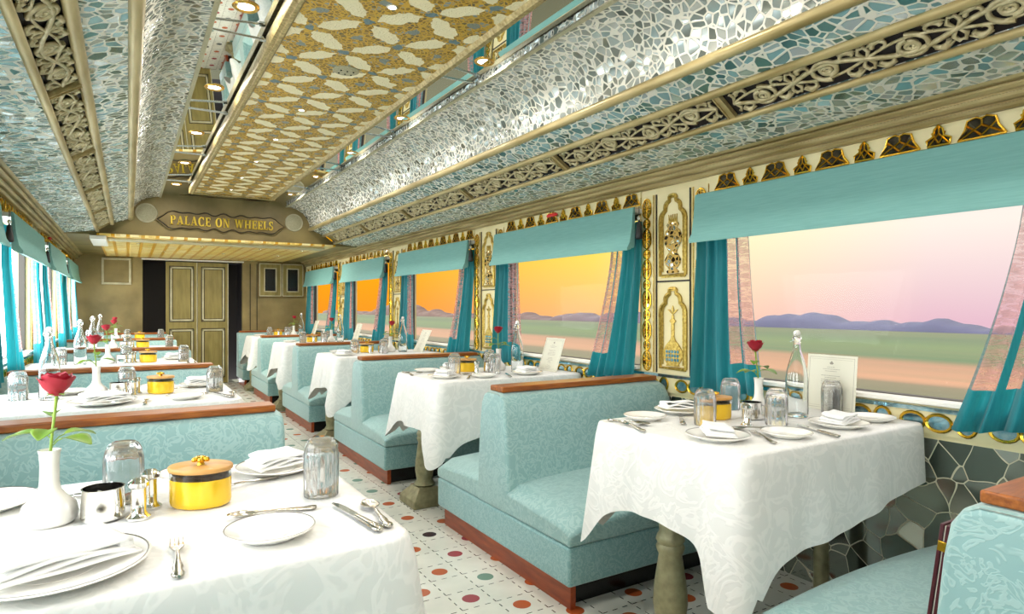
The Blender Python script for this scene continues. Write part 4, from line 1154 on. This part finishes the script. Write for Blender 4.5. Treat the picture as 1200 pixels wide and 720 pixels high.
def rose():
    r = empty('red_rose')
    pts = [(0, 0, 0), (.001, 0, .05), (.004, .002, .09), (.009, .004, .13), (.012, .004, .165)]
    MB().tube(pts, [.0028, .0028, .0026, .0026, .0034], 8).build('stem', 'stem', r, smooth=True)
    rnd = random.Random(5); c = Vector((.012, .004, .165))
    hd = MB()
    hd.lathe([(.002, 0), (.010, .003), (.016, .012), (.018, .024), (.014, .036), (.006, .042), (.001, .043)], 14, tuple(c))
    for layer, (n, R, H, op) in enumerate(((3, .011, .046, .001), (4, .016, .047, .003), (5, .020, .045, .005), (5, .0235, .040, .009))):
        for k in range(n):
            a0 = 2*PI*k/n+layer*.6; wid = 2*PI/n*1.25
            def fn(u, v, a0=a0, wid=wid, R=R, H=H, op=op):
                a = a0+(u-.5)*wid*(.5+.5*math.sin(min(v, .8)/.8*PI/2))
                rr = R*math.sin(min(1, v*1.5)*PI/2)+op*max(0, v-.6)**1.2*2.4+.002*math.sin(u*PI)
                z = H*v*(1-.20*abs(u-.5)*2*v)
                return (c.x+rr*math.cos(a), c.y+rr*math.sin(a), c.z+z)
            g = grid_mesh(fn, 6, 6); hd.add(g.v, g.f)
    h = hd.build('flower_head', 'petal', r, smooth=True, angle=120)
    sp = MB()
    for k in range(5):
        a = k*2*PI/5
        sp.add([(c.x+.003*math.cos(a+1.5), c.y+.003*math.sin(a+1.5), c.z), (c.x+.015*math.cos(a+.25), c.y+.015*math.sin(a+.25), c.z+.006), (c.x+.026*math.cos(a), c.y+.026*math.sin(a), c.z+.004), (c.x+.015*math.cos(a-.25), c.y+.015*math.sin(a-.25), c.z+.006)], [(0, 1, 2, 3)])
    sp.build('sepals', 'leaf', r, solid=.0006)
    for i, (z, a, sz) in enumerate(((.085, 0.2, .046), (.090, 2.6, .050), (.100, 4.2, .044), (.080, 5.3, .050), (.125, 1.4, .034))):
        tip = .02
        MB().tube([(.006, .002, z-.01), (.006+.5*tip*math.cos(a), .002+.5*tip*math.sin(a), z), (.006+tip*math.cos(a), .002+tip*math.sin(a), z+.004)], .0012, 5).build('leaf_stalk', 'stem', r)
        def fn(u, v, a=a, z=z, sz=sz):
            d = .02+v*sz*1.25; w = (u-.5)*sz*.95*math.sin(max(.02, min(.98, v))*PI)**.8
            return (.006+d*math.cos(a)-w*math.sin(a), .002+d*math.sin(a)+w*math.cos(a), z+.004+.012*v-.022*v*v+.25*abs(w))
        grid_mesh(fn, 6, 8).build('leaf', 'leaf', r, smooth=True, angle=90, solid=.0006)
    return r
def bottle():
    r = empty('water_bottle')
    o = [(.001, 0), (.036, 0), (.040, .004), (.0405, .015), (.0405, .145), (.036, .18), (.024, .225), (.0145, .255), (.0130, .275), (.0135, .292), (.0165, .296), (.0165, .304), (.0125, .308)]
    i_ = [(.0100, .308), (.0098, .275), (.0115, .252), (.021, .224), (.033, .18), (.0375, .145), (.0375, .018), (.034, .008), (.001, .010)]
    MB().lathe(o+i_, 40).build('glass_body', 'glass', r, smooth=True, angle=50)
    MB().lathe([(.001, .306), (.010, .3085), (.0125, .311), (.0125, .318), (.011, .326), (.004, .330), (.001, .330)], 20).build('stopper', 'porcelain', r, smooth=True, angle=50)
    w = MB()
    for s in (-1, 1): w.tube([(s*.012, 0, .322), (s*.020, .002, .312), (s*.022, .006, .295), (s*.0175, .004, .285), (s*.0145, 0, .283)], .0012, 5)
    w.tube([(.0145*math.cos(a*PI/10), .0145*math.sin(a*PI/10), .283) for a in range(21)], .0012, 5)
    w.tube([(-.022, .006, .295), (-.012, .022, .286), (.012, .022, .286), (.022, .006, .295)], .0012, 5)
    w.build('wire_bail', 'steel', r, smooth=True)
    return r
def menu_card():
    r = empty('menu_card'); W, H = .105, .225
    MB().box(-W, 0, 0, W, .0025, H).build('board', 'card', r, bevel=.0006)
    k = MB(); e = .010
    for (x0, z0, x1, z1) in ((-W+e, e, W-e, e+.001), (-W+e, H-e-.001, W-e, H-e), (-W+e, e, -W+e+.001, H-e), (W-e-.001, e, W-e, H-e), (-W+.018, .018, W-.018, .0186), (-W+.018, H-.0186, W-.018, H-.018)):
        k.box(x0, -.0004, z0, x1, 0, z1)
    rnd = random.Random(2); z = H-.05
    for i in range(17):
        w = rnd.choice((.018, .03, .036, .042, .026))
        if i in (3, 8, 13): z -= .010
        x = -w
        while x < w-.004:
            l = rnd.uniform(.004, .010); k.box(x, -.0004, z, min(x+l, w), 0, z+.0016); x += l+.0022
        z -= .0082
    k.prism([(-.009, H-.034), (0, H-.024), (.009, H-.034), (.004, H-.038), (-.004, H-.038)], lambda x, z: (x, -.0004, z), lambda x, z: (x, 0, z))
    k.build('printing', 'ink', r)
    return r
def folder():
    r = empty('leather_folder')
    MB().box(-.11, 0, 0, .11, .008, .30).build('cover', 'maroon', r, bevel=.002)
    MB().box(-.11, .012, 0, .11, .020, .30).build('cover', 'maroon', r, bevel=.002)
    MB().box(-.105, .0085, .004, .108, .0115, .296).build('pages', 'card', r)
    MB().box(-.113, .002, .24, -.108, .018, .262).build('brass_clasp', 'brass', r, bevel=.001)
    return r
MAKERS.update(tumbler=tumbler, plate=lambda: plate(.10), side_plate=lambda: plate(.080, 'side_plate'), big_plate=lambda: plate(.132), napkin=napkin, big_napkin=lambda: napkin(.10), spoon=spoon, fork=fork, knife=knife,
              shaker=shaker, sugar=sugar_bowl, dish=butter_dish, vase=vase, rose=rose, bottle=bottle, menu=menu_card, folder=folder)
CATS.update(tumbler='glass', plate='plate', side_plate='plate', big_plate='plate', napkin='napkin', big_napkin='napkin', spoon='spoon', fork='fork', knife='knife', shaker='shaker', sugar='bowl',
            dish='dish', vase='vase', rose='rose', bottle='bottle', menu='menu card', folder='folder')
GRP = dict(tumbler='upturned glass tumblers', plate='dinner plates', side_plate='side plates', big_plate='dinner plates', napkin='folded napkins', big_napkin='folded napkins', spoon='spoons', fork='forks', knife='knives',
           shaker='silver shakers', sugar='silver bowls', dish='yellow lidded dishes', vase='white bud vases', rose='red roses', bottle='water bottles', menu='menu cards')
DESC = dict(tumbler='upturned cut-glass tumbler', plate='white plate', big_plate='large white plate', side_plate='small white rimmed plate', napkin='folded white napkin', big_napkin='large folded white napkin',
            spoon='silver spoon', fork='silver fork', knife='silver knife', shaker='silver shaker', sugar='round silver sugar bowl', dish='oval yellow dish with wooden lid', vase='white bud vase', rose='single red rose',
            bottle='clear swing-top water bottle', menu='white printed menu card')
def ang2(x0, y0, x1, y1):      # heading of the +Y axis of a piece of cutlery from its handle end to its tip
    return math.atan2(-(x1-x0), (y1-y0))
# (kind, x, y, turn, what sets it apart, how far down the train it is still laid)
RIGHT = [
    ('tumbler', 1.755, 1.552, 0, 'on the aisle side of the yellow dish', 5),
    ('dish', 1.885, 1.622, -.55, 'in the middle', 5),
    ('shaker', 1.863, 1.458, 0, 'before the silver bowl', 5),
    ('sugar', 2.000, 1.545, -.7, 'beside the yellow dish', 5),
    ('tumbler', 1.975, 1.422, 0, 'beside the water bottle', 5),
    ('vase', 2.105, 1.595, 0, 'behind the silver bowl', 5),
    ('rose', 2.105, 1.595, 2.2, 'in the bud vase', 5),
    ('tumbler', 2.110, 1.735, 0, 'at the far side behind the vase', 5),
    ('bottle', 2.185, 1.485, .5, 'beside the vase', 5),
    ('tumbler', 2.385, 1.470, 0, 'in front of the menu card', 1),
    ('plate', 1.600, 1.362, 0, 'at the near aisle corner', 3),
    ('napkin', 1.600, 1.362, .9, 'on the plate at the near aisle corner', 3),
    ('side_plate', 1.820, 1.272, 0, 'at the near edge, middle', 2),
    ('plate', 2.130, 1.285, 0, 'at the near edge towards the window', 2),
    ('napkin', 2.130, 1.285, .2, 'on the plate towards the window, near edge', 2),
    ('side_plate', 1.650, 1.745, 0, 'at the far aisle corner', 5),
    ('plate', 1.870, 1.782, 0, 'at the far edge', 3),
    ('napkin', 1.870, 1.785, 2.6, 'on the plate at the far edge', 3),
    ('side_plate', 2.345, 1.290, 0, 'near the window', 1),
    ('fork', 1.735, 1.300, ang2(1.66, 1.17, 1.79, 1.40), 'between the two near plates', 2),
    ('knife', 1.975, 1.262, ang2(1.92, 1.15, 2.01, 1.40), 'between the near middle plates', 2),
    ('spoon', 1.815, 1.408, 1.2, 'just before the silver shaker', 2),
    ('spoon', 1.540, 1.700, ang2(1.50, 1.83, 1.56, 1.66), 'at the far aisle corner', 2),
    ('fork', 1.500, 1.655, ang2(1.50, 1.6, 1.53, 1.72), 'at the aisle edge', 2),
    ('knife', 1.745, 1.655, ang2(1.68, 1.6, 1.79, 1.72), 'before the far plate', 2),
    ('menu', 2.415, 1.500, 0, 'by the window', 5),
]
LEFT = [
    ('vase', -.130, 1.512, 0, 'towards the window', 5),
    ('rose', -.130, 1.512, .3, 'in the bud vase', 5),
    ('sugar', -.042, 1.488, 1.3, 'beside the vase', 5),
    ('shaker', .018, 1.455, 0, 'beside the silver bowl, near one', 5),
    ('shaker', .040, 1.520, 0, 'beside the silver bowl, far one', 4),
    ('dish', .132, 1.492, -.5, 'in the middle', 5),
    ('tumbler', -.008, 1.600, 0, 'behind the silver bowl', 5),
    ('tumbler', .368, 1.425, 0, 'at the aisle side', 5),
    ('side_plate', .222, 1.218, 0, 'at the near edge, aisle side', 2),
    ('big_plate', -.098, 1.222, 0, 'at the near edge towards the window', 2),
    ('big_napkin', -.095, 1.225, .35, 'on the near plate towards the window', 2),
    ('fork', .070, 1.190, ang2(.067, 1.10, .075, 1.29), 'beside the large near plate', 2),
    ('spoon', .240, 1.342, ang2(.34, 1.33, .20, 1.345), 'behind the small near plate', 2),
    ('knife', .385, 1.225, ang2(.40, 1.13, .368, 1.33), 'at the aisle edge', 3),
    ('spoon', .428, 1.235, ang2(.425, 1.15, .435, 1.33), 'at the aisle edge beside the knife', 3),
    ('plate', .325, 1.690, 0, 'at the far aisle corner', 3),
    ('napkin', .325, 1.690, .4, 'on the plate at the far aisle corner', 3),
    ('side_plate', .135, 1.725, 0, 'at the far edge, middle', 2),
    ('fork', .225, 1.590, 1.9, 'before the far plates', 2),
    ('knife', -.10, 1.680, 1.3, 'at the far edge towards the window', 1),
    ('plate', -.26, 1.690, 0, 'at the far edge towards the window', 2),
    ('bottle', -.30, 1.50, .4, 'by the window', 5),
    ('tumbler', -.42, 1.56, 0, 'next to the window', 5),
]
for side, T in ((1, RIGHT), (-1, LEFT)):
    sn = 'right' if side == 1 else 'left'
    for i in range(5):
        rnd = random.Random(40+i*7+side); cache = {}
        for kind, x, y, a, where, reach in T:
            if i >= reach: continue
            if side == -1 and i == 0 and kind in ('bottle',): continue
            jx = jy = 0
            if i:
                key = (where if kind not in ('napkin', 'big_napkin', 'rose', 'vase', 'plate', 'big_plate') else round(x, 1))
                if key not in cache: cache[key] = (rnd.uniform(-.004, .004), rnd.uniform(-.004, .004))
                jx, jy = cache[key]
                a += rnd.uniform(-.2, .2)
            z = TOPZ+.0012
            if kind in ('napkin', 'big_napkin'): z += .0125
            if kind == 'rose': z += .079
            if side == -1 and i: a += 0
            lab = '%s %s of the %s' % (DESC[kind], where, TN[side][i]) if kind not in () else ''
            yy = y+TY[i]-TY[0]+.012*(side == 1)
            if kind == 'menu':
                # leans on the window sill
                lean = (0.10, .32, .45, .3, .3)[i]
                o = place(kind, (x-(.0, .07, .10, .07, .07)[i], yy-(.0, .12, .05, .05, .05)[i], z), -PI/2, '%s leaning by the window on the %s' % (DESC[kind], TN[side][i]), 'menu cards on the right-hand tables')
                o.rotation_euler = (-lean, 0, -PI/2)
                continue
            o = place(kind, (x+jx, yy+jy, z), a, lab, '%s on the %s tables' % (GRP[kind], sn))
            if kind == 'rose' and i: o.rotation_euler = (rnd.uniform(-.06, .06), rnd.uniform(-.06, .06), rnd.uniform(0, 6))
f = place('folder', (1.635, .716, .405), 0, 'maroon leather folder with brass clasp leaning on the nearest right-hand bench back')
f.rotation_euler = (.13, 0, 0)
